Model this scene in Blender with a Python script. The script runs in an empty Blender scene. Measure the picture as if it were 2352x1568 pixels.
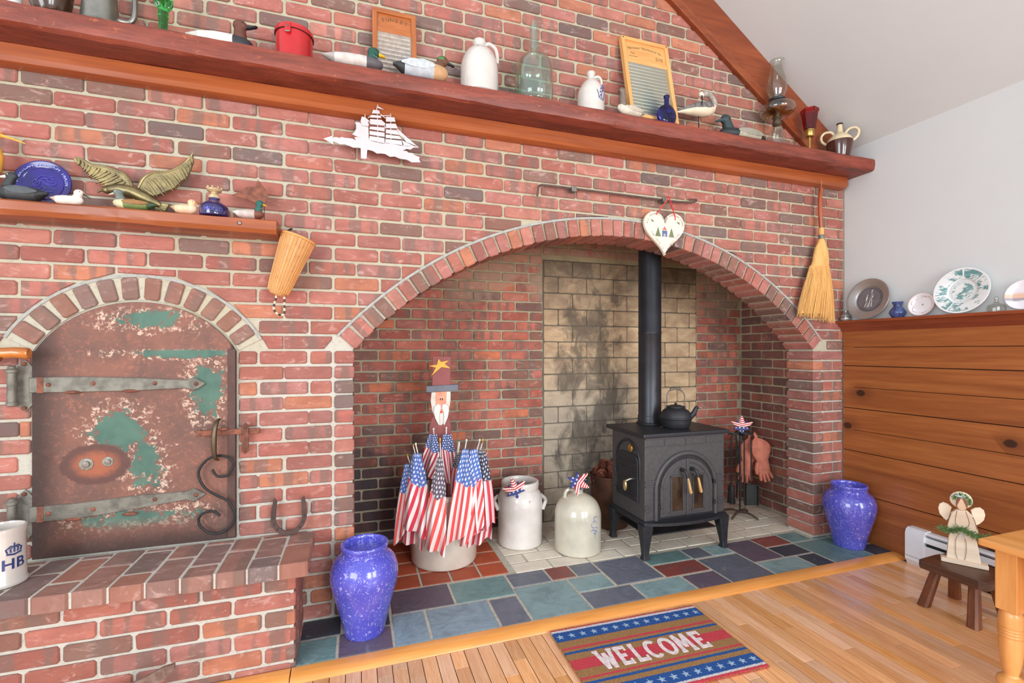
import bpy, bmesh, math, random
from mathutils import Vector, Matrix
random.seed(7)
R = math.radians
PI = math.pi
S = bpy.context.scene
COL = S.collection

# ---------------------------------------------------------------- camera, world, lights, exposure
cam = bpy.data.objects.new('camera', bpy.data.cameras.new('camera'))
COL.objects.link(cam)
cam.location = (0, -2.3, 1.22)
cam.rotation_euler = (R(90), 0, R(-18.4))
cam.data.sensor_width = 36
cam.data.lens = 36 * 1080 / 2352
cam.data.shift_y = 22 / 2352
cam.data.clip_start = 0.02
S.camera = cam
W = bpy.data.worlds.new('world'); S.world = W; W.use_nodes = True
W.node_tree.nodes['Background'].inputs[0].default_value = (0.90, 0.96, 1.0, 1)
W.node_tree.nodes['Background'].inputs[1].default_value = 1.0
def area(name, loc, target, sx, sy, power, col=(1, 1, 1)):
    d = bpy.data.lights.new(name, 'AREA'); d.shape = 'RECTANGLE'; d.size = sx; d.size_y = sy
    d.energy = power; d.color = col
    o = bpy.data.objects.new(name, d); COL.objects.link(o); o.location = loc
    o.rotation_euler = (Vector(target) - Vector(loc)).to_track_quat('-Z', 'Y').to_euler()
    return o
area('window_light_near', (1.3, -5.2, 1.6), (1.2, 0, 1.1), 1.1, 2.0, 85, (.95, .98, 1))
area('window_light_far', (3.0, -5.0, 1.6), (1.2, 0, 1.1), 1.1, 2.0, 75, (.95, .98, 1))
area('ceiling_fill_light', (-2.6, -3.6, 1.7), (2.6, -.6, 2.9), 2.0, 2.0, 95, (.95, .98, 1))  # unseen fill lamp, added to brighten the ceiling and right wall
S.view_settings.view_transform = 'Standard'
S.view_settings.look = 'None'
S.view_settings.gamma = 1
S.view_settings.use_curve_mapping = False
S.view_settings.exposure = 0.25

# ---------------------------------------------------------------- helpers: colour and materials
def C(r, g, b, a=1.0):
    f = lambda c: (c / 255 / 12.92) if c / 255 <= .04045 else ((c / 255 + .055) / 1.055) ** 2.4
    return (f(r), f(g), f(b), a)
class NT:
    """small node helper"""
    def __init__(s, name):
        s.m = bpy.data.materials.new(name); s.m.use_nodes = True
        s.t = s.m.node_tree; s.b = s.t.nodes['Principled BSDF']
    def n(s, typ, **kw):
        x = s.t.nodes.new('ShaderNode' + typ)
        for k, v in kw.items(): setattr(x, k, v)
        return x
    def put(s, sock, v):
        if hasattr(v, 'is_linked') or hasattr(v, 'links'): s.t.links.new(v, sock)
        else: sock.default_value = v
    def math(s, op, a, b=0.0, c=0.0, clamp=False):
        x = s.n('Math', operation=op); x.use_clamp = clamp
        s.put(x.inputs[0], a); s.put(x.inputs[1], b)
        if len(x.inputs) > 2: s.put(x.inputs[2], c)
        return x.outputs[0]
    def mix(s, f, a, b, mode='MIX'):
        x = s.n('Mix', data_type='RGBA', blend_type=mode)
        s.put(x.inputs[0], f); s.put(x.inputs[6], a); s.put(x.inputs[7], b)
        return x.outputs[2]
    def coord(s, out='Object'):
        return s.n('TexCoord').outputs[out]
    def vmul(s, v, k):
        x = s.n('VectorMath', operation='MULTIPLY'); s.put(x.inputs[0], v); s.put(x.inputs[1], k); return x.outputs[0]
    def vadd(s, v, k):
        x = s.n('VectorMath', operation='ADD'); s.put(x.inputs[0], v); s.put(x.inputs[1], k); return x.outputs[0]
    def sep(s, v):
        x = s.n('SeparateXYZ'); s.put(x.inputs[0], v); return x.outputs
    def noise(s, v, scale=5, detail=3, rough=.55, dist=0, w=None):
        x = s.n('TexNoise'); x.inputs['Scale'].default_value = scale; x.inputs['Detail'].default_value = detail
        x.inputs['Roughness'].default_value = rough; x.inputs['Distortion'].default_value = dist
        if w is not None:
            x.noise_dimensions = '4D'; s.put(x.inputs['W'], w)
        s.put(x.inputs['Vector'], v)
        return x.outputs[0]
    def step(s, v, lo, hi):
        x = s.n('MapRange', interpolation_type='SMOOTHSTEP'); s.put(x.inputs[0], v)
        s.put(x.inputs[1], lo); s.put(x.inputs[2], hi)
        return x.outputs[0]
    def bump(s, h, strength=.3, dist=.01):
        x = s.n('Bump'); x.inputs['Strength'].default_value = strength; x.inputs['Distance'].default_value = dist
        s.put(x.inputs['Height'], h); s.t.links.new(x.outputs[0], s.b.inputs['Normal'])
    def out(s, col=None, rough=None, metal=None, **kw):
        if col is not None: s.put(s.b.inputs['Base Color'], col)
        if rough is not None: s.put(s.b.inputs['Roughness'], rough)
        if metal is not None: s.put(s.b.inputs['Metallic'], metal)
        for k, v in kw.items(): s.put(s.b.inputs[k.replace('_', ' ')], v)
        return s.m
MATS = {}
def mt(name, rgb, rough=.5, metal=0.0, var=.12, scale=14, bump=0.0, rgb2=None, **kw):
    if name in MATS: return MATS[name]
    t = NT(name); c = t.coord()
    nz = t.noise(c, scale, 4)
    a = C(*rgb); b = C(*rgb2) if rgb2 else tuple(x * (1 - 2 * var) for x in a[:3]) + (1,)
    col = t.mix(t.step(nz, .35, .7), a, b)
    if bump: t.bump(t.noise(c, scale * 6, 4), bump, .004)
    MATS[name] = t.out(col, rough, metal, **kw)
    return MATS[name]
def thin_glass(name, rgb, gloss=.02, ior=1.5, body=.0):
    t = NT(name); tr = t.n('BsdfTransparent'); tr.inputs[0].default_value = C(*rgb)
    gl = t.n('BsdfGlossy'); gl.inputs['Roughness'].default_value = gloss; gl.inputs[0].default_value = (1, 1, 1, 1)
    fr = t.n('LayerWeight'); fr.inputs[0].default_value = .5
    mx = t.n('MixShader'); t.put(mx.inputs[0], t.math('ADD', t.math('MULTIPLY', t.math('POWER', fr.outputs['Facing'], 3.0), .75), .04 + body, clamp=True))
    t.t.links.new(tr.outputs[0], mx.inputs[1]); t.t.links.new(gl.outputs[0], mx.inputs[2])
    t.t.links.new(mx.outputs[0], t.t.nodes['Material Output'].inputs[0])
    MATS[name] = t.m; return t.m
def glass(name, rgb, rough=.03, ior=1.45):
    t = NT(name)
    MATS[name] = t.out(C(*rgb), rough, 0, Transmission_Weight=1.0, IOR=ior)
    return MATS[name]
def wood(name, c1, c2, rough=.45, axis=0, fine=60, stretch=12, coat=0.0, knots=0, dark=None, objvar=.0, bump=.12, fleck=None):
    t = NT(name); c = t.coord()
    oi = t.n('ObjectInfo').outputs['Random']
    k = [fine * .35] * 3; k[axis] = fine * .35 / stretch
    w = t.math('MULTIPLY', oi, 40.0)
    v = t.vmul(c, tuple(k))
    n1 = t.noise(v, 1.0, 5, .6, .6, w=w)
    n2 = t.noise(v, 4.0, 3, .6, 0, w=w)
    g = t.math('MULTIPLY_ADD', n2, .45, t.math('MULTIPLY', n1, .62))
    col = t.mix(t.step(g, .32, .72), C(*c1), C(*c2))
    if dark:
        d = t.noise(t.vmul(c, tuple(x * .18 for x in k)), 1.0, 4, .6, 1.0, w=w)
        col = t.mix(t.math('MULTIPLY', t.step(d, .5, .72), .75), col, C(*dark))
    if knots:
        pp = t.sep(t.n('NewGeometry').outputs['Position'])
        cb = t.n('CombineXYZ'); t.put(cb.inputs[0], t.math('MULTIPLY', pp[1], .75)); t.put(cb.inputs[1], pp[2])
        vo = t.n('TexVoronoi', voronoi_dimensions='2D'); vo.inputs['Scale'].default_value = knots
        t.put(vo.inputs['Vector'], cb.outputs[0])
        dd = t.math('ADD', vo.outputs['Distance'], t.math('MULTIPLY_ADD', n2, .05, -.025))
        col = t.mix(t.math('MULTIPLY', t.math('MULTIPLY', t.step(dd, .3, .06), .5), t.math('GREATER_THAN', t.sep(vo.outputs['Color'])[0], .55)), col, C(96, 46, 22))
        has = t.math('GREATER_THAN', t.sep(vo.outputs['Color'])[0], .55)
        col = t.mix(t.math('MULTIPLY', t.math('MULTIPLY', t.step(dd, .085, .055), .9), has), col, C(46, 26, 16))
    if objvar:
        hv = t.n('HueSaturation'); t.put(hv.inputs['Color'], col)
        t.put(hv.inputs['Value'], t.math('MULTIPLY_ADD', oi, objvar, 1 - objvar / 2))
        if objvar > .2: t.put(hv.inputs['Saturation'], t.math('MULTIPLY_ADD', t.math('FRACT', t.math('MULTIPLY', oi, 7.3)), .3, .85))
        col = hv.outputs[0]
    if fleck:
        fk = t.noise(t.vmul(c, (22, 60, 60)), 1.0, 5, .75, 1.5)
        col = t.mix(t.math('MULTIPLY', t.step(fk, .6, .7), .7), col, C(*fleck))
    t.bump(n2, bump, .003)
    MATS[name] = t.out(col, rough, 0, Coat_Weight=coat, Coat_Roughness=.15)
    return MATS[name]

# ---------------------------------------------------------------- helpers: geometry
class MB:
    """mesh builder"""
    def __init__(s): s.v = []; s.f = []; s.uv = None; s.M = Matrix()
    def add(s, vs, fs):
        o = len(s.v); s.v += [tuple(s.M @ Vector(p)) for p in vs]; s.f += [tuple(i + o for i in f) for f in fs]; return s
    def box(s, x0, x1, y0, y1, z0, z1, b=0.0):
        if b <= 0:
            vs = [(x, y, z) for x in (x0, x1) for y in (y0, y1) for z in (z0, z1)]
            return s.add(vs, [(0, 1, 3, 2), (4, 6, 7, 5), (0, 4, 5, 1), (2, 3, 7, 6), (0, 2, 6, 4), (1, 5, 7, 3)])
        cx, cy, cz = (x0 + x1) / 2, (y0 + y1) / 2, (z0 + z1) / 2
        hx, hy, hz = abs(x1 - x0) / 2, abs(y1 - y0) / 2, abs(z1 - z0) / 2
        b = min(b, hx * .95, hy * .95, hz * .95)
        bm = bmesh.new(); bmesh.ops.create_cube(bm, size=1)
        for q in bm.verts: q.co = Vector((q.co.x * 2 * hx, q.co.y * 2 * hy, q.co.z * 2 * hz))
        bmesh.ops.bevel(bm, geom=bm.edges[:], offset=b, segments=2, affect='EDGES', profile=.6)
        bm.verts.index_update()
        s.add([(q.co.x + cx, q.co.y + cy, q.co.z + cz) for q in bm.verts], [tuple(q.index for q in f.verts) for f in bm.faces])
        bm.free(); return s
    def ring_loft(s, rings, cap0=True, cap1=True, closed=False):
        n = len(rings[0]); vs = [p for r in rings for p in r]; fs = []
        m = len(rings)
        for i in range(m if closed else m - 1):
            for j in range(n):
                a, b = i * n, ((i + 1) % m) * n
                fs.append((a + j, a + (j + 1) % n, b + (j + 1) % n, b + j))
        if not closed:
            if cap0: fs.append(tuple(reversed(range(n))))
            if cap1: fs.append(tuple((m - 1) * n + j for j in range(n)))
        return s.add(vs, fs)
    def lathe(s, prof, seg=32, c=(0, 0), cap0=True, cap1=True):
        return s.ring_loft([[(c[0] + r * math.cos(2 * PI * j / seg), c[1] + r * math.sin(2 * PI * j / seg), z) for j in range(seg)] for r, z in prof], cap0, cap1)
    def tube(s, pts, r, seg=8, closed=False):
        pts = [Vector(p) for p in pts]; n = len(pts)
        rr = r if isinstance(r, (list, tuple)) else [r] * n
        rings = []; up = None
        for i, p in enumerate(pts):
            a = pts[(i - 1) % n] if (closed or i > 0) else p
            b = pts[(i + 1) % n] if (closed or i < n - 1) else p
            d = (b - a).normalized() if (b - a).length > 1e-9 else Vector((0, 0, 1))
            if up is None:
                up = Vector((0, 0, 1)) if abs(d.z) < .9 else Vector((1, 0, 0))
            u = d.cross(up); u = u.normalized() if u.length > 1e-6 else d.orthogonal().normalized()
            up = u.cross(d).normalized()
            rings.append([tuple(p + rr[i] * (u * math.cos(2 * PI * j / seg) + up * math.sin(2 * PI * j / seg))) for j in range(seg)])
        return s.ring_loft(rings, closed=closed)
    def loft_x(s, secs, seg=16):
        """sections (x, cy, cz, ry, rz) across the x axis"""
        return s.ring_loft([[(x, cy + ry * math.cos(2 * PI * j / seg), cz + rz * math.sin(2 * PI * j / seg)) for j in range(seg)] for x, cy, cz, ry, rz in secs])
    def ell(s, c, r, seg=16, rings=9):
        pr = []
        for i in range(rings + 1):
            a = -PI / 2 + PI * i / rings
            rr = max(math.cos(a), .02)
            pr.append([(c[0] + r[0] * rr * math.cos(2 * PI * j / seg), c[1] + r[1] * rr * math.sin(2 * PI * j / seg), c[2] + r[2] * math.sin(a)) for j in range(seg)])
        return s.ring_loft(pr)
    def prism(s, poly, y0, y1, bev=0.0):
        """polygon in x,z pushed from y0 (front) to y1"""
        n = len(poly)
        ar = sum(poly[i][0] * poly[(i + 1) % n][1] - poly[(i + 1) % n][0] * poly[i][1] for i in range(n))
        if ar < 0: poly = poly[::-1]
        if bev > 0:
            cx = sum(p[0] for p in poly) / n; cz = sum(p[1] for p in poly) / n
            ins = []
            for i in range(n):
                p0, p1, p2 = Vector(poly[i - 1]), Vector(poly[i]), Vector(poly[(i + 1) % n])
                e1 = (p1 - p0).normalized(); e2 = (p2 - p1).normalized()
                n1 = Vector((-e1.y, e1.x)); n2 = Vector((-e2.y, e2.x))
                q = n1 + n2
                q = q / max(q.dot(n1), .35) if q.length > 1e-6 else n1
                ins.append((p1.x + q.x * bev, p1.y + q.y * bev))
            vs = [(x, y1, z) for x, z in poly] + [(x, y0 + bev, z) for x, z in poly] + [(x, y0, z) for x, z in ins]
            fs = [tuple(reversed(range(n)))[::-1]]
            for i in range(n):
                j = (i + 1) % n
                fs += [(n + i, n + j, j, i), (2 * n + i, 2 * n + j, n + j, n + i)]
            fs.append(tuple(2 * n + i for i in range(n)))
        else:
            vs = [(x, y1, z) for x, z in poly] + [(x, y0, z) for x, z in poly]
            fs = [tuple(range(n))[::-1], tuple(range(n, 2 * n))]
            for i in range(n):
                j = (i + 1) % n; fs.append((n + i, n + j, j, i))
        return s.add(vs, fs)
    def mesh(s, name, mat=None, smooth=None):
        me = bpy.data.meshes.new(name); me.from_pydata(s.v, [], s.f)
        bm = bmesh.new(); bm.from_mesh(me); bmesh.ops.recalc_face_normals(bm, faces=bm.faces[:]); bm.to_mesh(me); bm.free()
        if mat is not None: me.materials.append(mat)
        if smooth:
            me.polygons.foreach_set('use_smooth', [True] * len(me.polygons))
            me.set_sharp_from_angle(angle=R(smooth if smooth is not True else 40))
        me.update(); return me
    def obj(s, name, mat, parent=None, smooth=None, loc=None):
        o = bpy.data.objects.new(name, s.mesh(name, mat, smooth)); COL.objects.link(o)
        if parent is not None: o.parent = parent
        if loc is not None: o.location = loc
        return o
def tag(o, label=None, cat=None, group=None, kind=None):
    if label: o['label'] = label
    if cat: o['category'] = cat
    if group: o['group'] = group
    if kind: o['kind'] = kind
    return o
def thing(name, label, cat, loc=(0, 0, 0), rz=0.0, group=None, rx=0.0, ry=0.0):
    o = bpy.data.objects.new(name, None); COL.objects.link(o); o.empty_display_size = .05
    o.location = loc; o.rotation_euler = (rx, ry, rz)
    return tag(o, label, cat, group)
def dup(root, loc, rz=None, label=None, group=None):
    r = root.copy(); COL.objects.link(r); r.location = loc
    if rz is not None: r.rotation_euler = (0, 0, rz)
    if label: r['label'] = label
    if group: r['group'] = group
    for ch in list(root.children):
        c = ch.copy(); COL.objects.link(c); c.parent = r
        for g in list(ch.children):
            d = g.copy(); COL.objects.link(d); d.parent = c
    return r
def lerp(a, b, t): return a + (b - a) * t
def smooth_prof(pts, n=6):
    """Catmull-Rom through profile points"""
    out = []
    for i in range(len(pts) - 1):
        p0 = pts[max(i - 1, 0)]; p1 = pts[i]; p2 = pts[i + 1]; p3 = pts[min(i + 2, len(pts) - 1)]
        for k in range(n):
            t = k / n
            out.append(tuple(.5 * ((2 * b) + (-a + c) * t + (2 * a - 5 * b + 4 * c - d) * t * t + (-a + 3 * b - 3 * c + d) * t ** 3) for a, b, c, d in zip(p0, p1, p2, p3)))
    out.append(tuple(pts[-1])); return out
def text_mesh(body, size, depth=.0006, bold=0.0, align='CENTER'):
    cu = bpy.data.curves.new('text', 'FONT'); cu.body = body; cu.size = size; cu.extrude = depth; cu.offset = bold
    cu.space_character = 1.06; cu.align_x = align; cu.align_y = 'CENTER'; cu.resolution_u = 3
    o = bpy.data.objects.new('text', cu)
    me = o.to_mesh(); vs = [tuple(v.co) for v in me.vertices]; fs = [tuple(p.vertices) for p in me.polygons]
    o.to_mesh_clear(); bpy.data.objects.remove(o); bpy.data.curves.remove(cu)
    return vs, fs
def star_poly(r, rot=0.0, inner=.42, c=(0, 0)):
    return [(c[0] + (r if i % 2 == 0 else r * inner) * math.sin(rot + PI * i / 5), c[1] + (r if i % 2 == 0 else r * inner) * math.cos(rot + PI * i / 5)) for i in range(10)]

# ---------------------------------------------------------------- brick materials
def brick_mat(name, stuff=False, soot=0, block=False):
    t = NT(name)
    if stuff:
        at = t.n('Attribute', attribute_name='Col'); base = at.outputs['Color']; seed = at.outputs['Alpha']
        loc = t.n('Attribute', attribute_name='bl').outputs['Vector']
    else:
        oi = t.n('ObjectInfo'); base = oi.outputs['Color']; seed = oi.outputs['Alpha']
        loc = t.coord()
    pos = t.n('NewGeometry').outputs['Position']
    W4 = t.math('MULTIPLY', seed, 60.0)
    n1 = t.noise(t.vmul(loc, (9, 9, 16)), 1.0, 4, .6, .4, w=W4)
    col = t.mix(t.step(n1, .3, .72), base, t.mix(.5, base, C(120, 72, 62), 'MIX'))
    if not block:
        # kiln flash bands across the face
        x = t.sep(loc)[0]
        nb = t.n('TexNoise', noise_dimensions='1D'); nb.inputs['Scale'].default_value = 17; nb.inputs['Detail'].default_value = .6
        t.put(nb.inputs['W'], t.math('MULTIPLY_ADD', seed, 13.0, x))
        edge = t.math('MULTIPLY_ADD', t.noise(t.vmul(loc, (26, 26, 34)), 1.0, 3, w=W4), .26, -.13)
        band = t.step(t.math('ADD', nb.outputs[0], edge), .47, .59)
        on = t.step(t.math('FRACT', t.math('MULTIPLY', seed, 7.77)), .4, .52)
        col = t.mix(t.math('MULTIPLY', t.math('MULTIPLY', band, on), .66), col, C(116, 94, 86))
        hz = t.noise(t.vmul(loc, (14, 14, 30)), 1.0, 5, .7, 1.0, w=t.math('ADD', W4, 5.0))
        col = t.mix(t.math('MULTIPLY', t.step(hz, .52, .76), .5), col, C(222, 186, 178))
        ef = t.noise(t.vmul(loc, (40, 40, 60)), 1.0, 4, .7, 2.0, w=t.math('ADD', W4, 9.0))
        col = t.mix(t.math('MULTIPLY', t.step(ef, .66, .74), .6), col, C(232, 214, 206))
    if soot:
        px = t.sep(pos)
        nz = t.noise(pos, 3.2, 4, .6, .6)
        if soot == 1:      # red bricks of the fire chamber: soot low down at one end, lime wash higher up
            a = t.step(t.math('MULTIPLY_ADD', px[2], 1.0, t.math('MULTIPLY', px[0], .35)), .95, .1)
            s_ = t.step(t.math('ADD', nz, t.math('MULTIPLY', a, .55)), .52, .86)
            col = t.mix(t.math('MULTIPLY', s_, .84), col, C(56, 52, 58))
            b = t.step(px[2], 1.25, 1.75)
            l_ = t.step(t.math('ADD', t.noise(pos, 4.0, 4, .6, .5), t.math('MULTIPLY', b, .25)), .56, .74)
            col = t.mix(t.math('MULTIPLY', t.math('MULTIPLY', l_, t.step(px[0], .35, .9)), t.math('MULTIPLY_ADD', b, .45, .12)), col, C(176, 152, 128))
        if soot == 2:      # brick tinted darker on the chamber side
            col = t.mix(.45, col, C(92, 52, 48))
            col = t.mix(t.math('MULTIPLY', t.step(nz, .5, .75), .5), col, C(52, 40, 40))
        if soot == 3:      # fire-brick panel: smoke streaks
            dx = t.math('ABSOLUTE', t.math('SUBTRACT', px[0], t.math('MULTIPLY_ADD', nz, .5, 1.38)))
            st = t.step(dx, .38, .02)
            n3 = t.noise(t.vmul(pos, (7, 7, 4.5)), 1.0, 5, .65, .6)
            s_ = t.step(t.math('ADD', n3, t.math('MULTIPLY', st, .24)), .53, .78)
            up = t.step(px[2], 1.35, 1.85)
            s_ = t.math('MAXIMUM', t.math('MULTIPLY', s_, t.step(px[0], 2.3, 1.95)), t.math('MULTIPLY', up, t.step(nz, .25, .6)))
            gr = t.math('MULTIPLY', t.step(px[2], 1.3, .7), t.step(px[0], 2.15, 1.85))
            col = t.mix(t.math('MULTIPLY', gr, .62), col, C(150, 146, 138))
            col = t.mix(t.math('MULTIPLY', s_, .74), col, C(58, 54, 50))
    fine = t.noise(t.vmul(loc, (1, 1, 1)), 190, 3, .6)
    t.bump(t.math('ADD', fine, t.math('MULTIPLY', n1, 2.0)), .35, .003)
    return t.out(col, .82, 0)
def mortar_mat(name, rgb, rgb2, soot=False):
    t = NT(name); p = t.n('NewGeometry').outputs['Position']
    z = t.sep(p)[2]
    big = t.noise(p, 1.3, 3); f = t.noise(p, 60, 5, .7)
    col = t.mix(t.step(t.math('ADD', big, t.math('MULTIPLY', z, .22)), .55, 1.0), C(*rgb), C(*rgb2))
    col = t.mix(t.math('MULTIPLY', t.step(f, .45, .75), .35), col, C(120, 112, 98))
    if soot: col = t.mix(t.math('MULTIPLY', t.step(t.noise(p, 3.0, 4), .42, .7), .6), col, C(92, 84, 72))
    t.bump(f, .6, .004)
    return t.out(col, .95, 0)
BR = brick_mat('brick_face'); BRS = brick_mat('brick_face_joined', True)
BF = brick_mat('brick_fire', soot=1); BFS = brick_mat('brick_fire_joined', True, soot=1)
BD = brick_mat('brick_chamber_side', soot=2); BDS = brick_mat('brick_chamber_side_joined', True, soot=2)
BP = brick_mat('fire_block', soot=3, block=True)
MO = mortar_mat('mortar', (194, 190, 180), (180, 170, 146)); MOF = mortar_mat('mortar_fire', (176, 168, 148), (172, 156, 122), True); MOP = mortar_mat('mortar_panel', (110, 104, 94), (96, 88, 76), True)
PAL = [C(184, 116, 102), C(178, 108, 92), C(192, 124, 108), C(170, 102, 90), C(198, 126, 96), C(184, 118, 108), C(164, 104, 94), C(190, 118, 104), C(176, 118, 110), C(180, 106, 94)]
DARK = [C(130, 106, 98), C(138, 106, 94), C(120, 102, 98), C(146, 104, 90)]
def tint(rng, dark=.2):
    c = rng.choice(DARK) if rng.random() < dark else rng.choice(PAL)
    k = rng.uniform(.74, .98)
    return (c[0] * k, c[1] * k, c[2] * k, rng.random())
def clip_poly(poly, px, pz, nx, nz):
    """keep the side where (p - P).n >= 0"""
    out = []
    for i in range(len(poly)):
        a, b = poly[i], poly[(i + 1) % len(poly)]
        da = (a[0] - px) * nx + (a[1] - pz) * nz; db = (b[0] - px) * nx + (b[1] - pz) * nz
        if da >= 0: out.append(a)
        if da * db < 0:
            k = da / (da - db); out.append((a[0] + (b[0] - a[0]) * k, a[1] + (b[1] - a[1]) * k))
    return out
def poly_area(p):
    return abs(sum(p[i][0] * p[(i + 1) % len(p)][1] - p[(i + 1) % len(p)][0] * p[i][1] for i in range(len(p)))) / 2
BCACHE = {}
def brick_mesh(w, h, d, var, mat, bev=.0035):
    key = (round(w, 3), round(h, 3), round(d, 3), var, mat.name)
    if key not in BCACHE:
        rg = random.Random(var * 31 + 5)
        j = lambda k: rg.uniform(-k, k)
        q = .007 if w > .05 and h > .03 else .003
        x, z = w / 2, h / 2
        pl = [(-x + q + j(.002), -z + j(.0015)), (x - q + j(.002), -z + j(.0015)), (x + j(.0015), -z + q), (x + j(.0015), z - q), (x - q + j(.002), z + j(.0015)), (-x + q + j(.002), z + j(.0015)), (-x + j(.0015), z - q), (-x + j(.0015), -z + q)]
        BCACHE[key] = MB().prism(pl, 0, d, bev).mesh('brick', mat)
    return BCACHE[key]
CAMP = Vector((0, -2.3, 1.22))
def lay(parent, bricks, mat, mats, limit=300, name='brick', d=.03, rng=None, dark=.2, bev=.0035, tints=None, proud=.0018):
    """bricks: dicts with o (world point at centre of the face), ang, w, h or poly, rot (in plane).  The largest in view become objects."""
    rng = rng or random.Random(3)
    for b in bricks:
        p = Vector(b['o']); b['a'] = (b['w'] * b['h']) / max((p - CAMP).length_squared, .1)
        if b.get('out'): b['a'] *= .01
    bricks = sorted(bricks, key=lambda b: -b['a'])
    rest = []
    for i, b in enumerate(bricks):
        col = tints(b, rng) if tints else tint(rng, dark)
        if i < limit and not b.get('out'):
            if 'poly' in b: me = MB().prism(b['poly'], 0, b.get('d', d), bev).mesh('brick', mat)
            else: me = brick_mesh(b['w'], b['h'], b.get('d', d), rng.randrange(6), mat, bev)
            o = bpy.data.objects.new(name, me); COL.objects.link(o); o.parent = parent
            o.rotation_mode = 'XYZ'
            m = Matrix.Rotation(b['ang'], 4, 'Z') @ Matrix.Rotation(b.get('tilt', 0), 4, 'X') @ Matrix.Rotation(b.get('rot', 0), 4, 'Y')
            if 'rot' not in b and 'poly' not in b: m = m @ Matrix.Rotation(rng.uniform(-.006, .006), 4, 'Y')
            o.rotation_euler = m.to_euler()
            nrm = m @ Vector((0, -1, 0))
            o.location = Vector(b['o']) + nrm * rng.uniform(-proud, proud * .6)
            o.color = col
        else: rest.append((b, col))
    if rest:
        big = MB(); cols = []; bls = []
        for b, col in rest:
            q = MB()
            if 'poly' in b: q.prism(b['poly'], 0, b.get('d', d), bev)
            else:
                x, z = b['w'] / 2, b['h'] / 2
                q.prism([(-x, -z), (x, -z), (x, z), (-x, z)], 0, b.get('d', d), bev)
            m = Matrix.Translation(b['o']) @ Matrix.Rotation(b['ang'], 4, 'Z') @ Matrix.Rotation(b.get('tilt', 0), 4, 'X') @ Matrix.Rotation(b.get('rot', 0), 4, 'Y')
            big.M = m; big.add(q.v, q.f)
            cols += [col] * len(q.v); bls += q.v
        me = big.mesh('brick_rest', mats)
        a = me.attributes.new('Col', 'FLOAT_COLOR', 'POINT'); a.data.foreach_set('color', [c for x in cols for c in x])
        a = me.attributes.new('bl', 'FLOAT_VECTOR', 'POINT'); a.data.foreach_set('vector', [c for x in bls for c in x])
        o = bpy.data.objects.new('brick_courses', me); COL.objects.link(o); o.parent = parent; o['kind'] = 'stuff'
def struct(o): o['kind'] = 'structure'; return o

# ================================================================ STRUCTURE
CP = .0677; ZJ = 1.2246; LP = .2044; BH = .0567; GAP = .011
AC = (1.42, -.063); AR = 1.92          # big arch
OC = (-.829, 1.028); OR_ = .3976       # oven arch
SPL, SPR = -.007, 2.842
def project(p):
    a = R(18.4); sa, ca = math.sin(a), math.cos(a)
    x, y, z = p[0], p[1] + 2.3, p[2] - 1.22
    d = x * sa + y * ca
    if d < .05: return None
    return 1176 + 1080 * (x * ca - y * sa) / d, 806 - 1080 * z / d
def outside(p):
    q = project(p)
    return q is None or not (-70 < q[0] < 2420 and -50 < q[1] < 1620)
def arcpts(c, r, a0, a1, n):
    return [(c[0] + r * math.sin(lerp(a0, a1, i / n)), c[1] + r * math.cos(lerp(a0, a1, i / n))) for i in range(n + 1)]
# --- main chimney wall: mortar body with the arched opening
ph = math.asin((1.4245 + .008) / (AR + .008))
outl = [(-2.45, -.02), (SPL - .008, -.02)] + arcpts(AC, AR + .008, -ph, ph, 48) + [(SPR + .008, -.02), (3.14, -.02), (3.14, 2.46), (-2.45, 2.46)]
wall_back = struct(MB().prism(outl, .008, .19).obj('wall_back', MO))
rng = random.Random(11); fld = []
for k in range(-18, 17):
    zc = ZJ + (k + .5) * CP
    if zc > 2.345: continue
    ph0 = -.098 - 12 * LP - (LP / 2 if k % 2 else 0)
    x = ph0
    while x < 3.12:
        L = LP * (1 if rng.random() > .04 else .5) if False else LP
        a, b = x + GAP / 2 + rng.uniform(-.004, .004), x + L - GAP / 2 + rng.uniform(-.004, .004)
        x += L
        if k < 0:
            if a > -.1: continue
            b = min(b, -.098 - .006)
            if zc > .4 and a < -.487 and b > -1.18:
                spans = [(a, -1.188), (-.478, b)]
            else: spans = [(a, b)]
            if zc < .4: spans = [(s, e) for s, e in spans if e > -.23]
        else:
            spans = [(a, min(b, 3.116))]
        for s, e in spans:
            if e - s < .028: continue
            cx = (s + e) / 2
            rec = dict(o=(cx, 0, zc), ang=0, w=round(e - s, 3), h=BH)
            if k >= 0:
                pl = [(s, zc - BH / 2), (e, zc - BH / 2), (e, zc + BH / 2), (s, zc + BH / 2)]; cut = False
                for c, r in ((AC, AR + .104), (OC, OR_ + .108)):
                    near = min(math.hypot(p[0] - c[0], p[1] - c[1]) for p in pl + [(cx, zc - BH / 2)])
                    if near < r and pl:
                        dx, dz = cx - c[0], zc - c[1]; l = math.hypot(dx, dz); nx, nz = dx / l, dz / l
                        pl = clip_poly(pl, c[0] + nx * r, c[1] + nz * r, nx, nz); cut = True
                        if len(pl) < 3 or poly_area(pl) < .0011: pl = []; break
                if not pl: continue
                if cut:
                    mx = sum(p[0] for p in pl) / len(pl); mz = sum(p[1] for p in pl) / len(pl)
                    rec['poly'] = [(p[0] - mx, p[1] - mz) for p in pl]; rec['o'] = (mx, 0, mz)
            else: rec['w'] = round(rec['w'] * 250) / 250
            if 'poly' not in rec: rec['w'] = round(rec['w'] * 250) / 250
            rec['out'] = outside(rec['o'])
            fld.append(rec)
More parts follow.
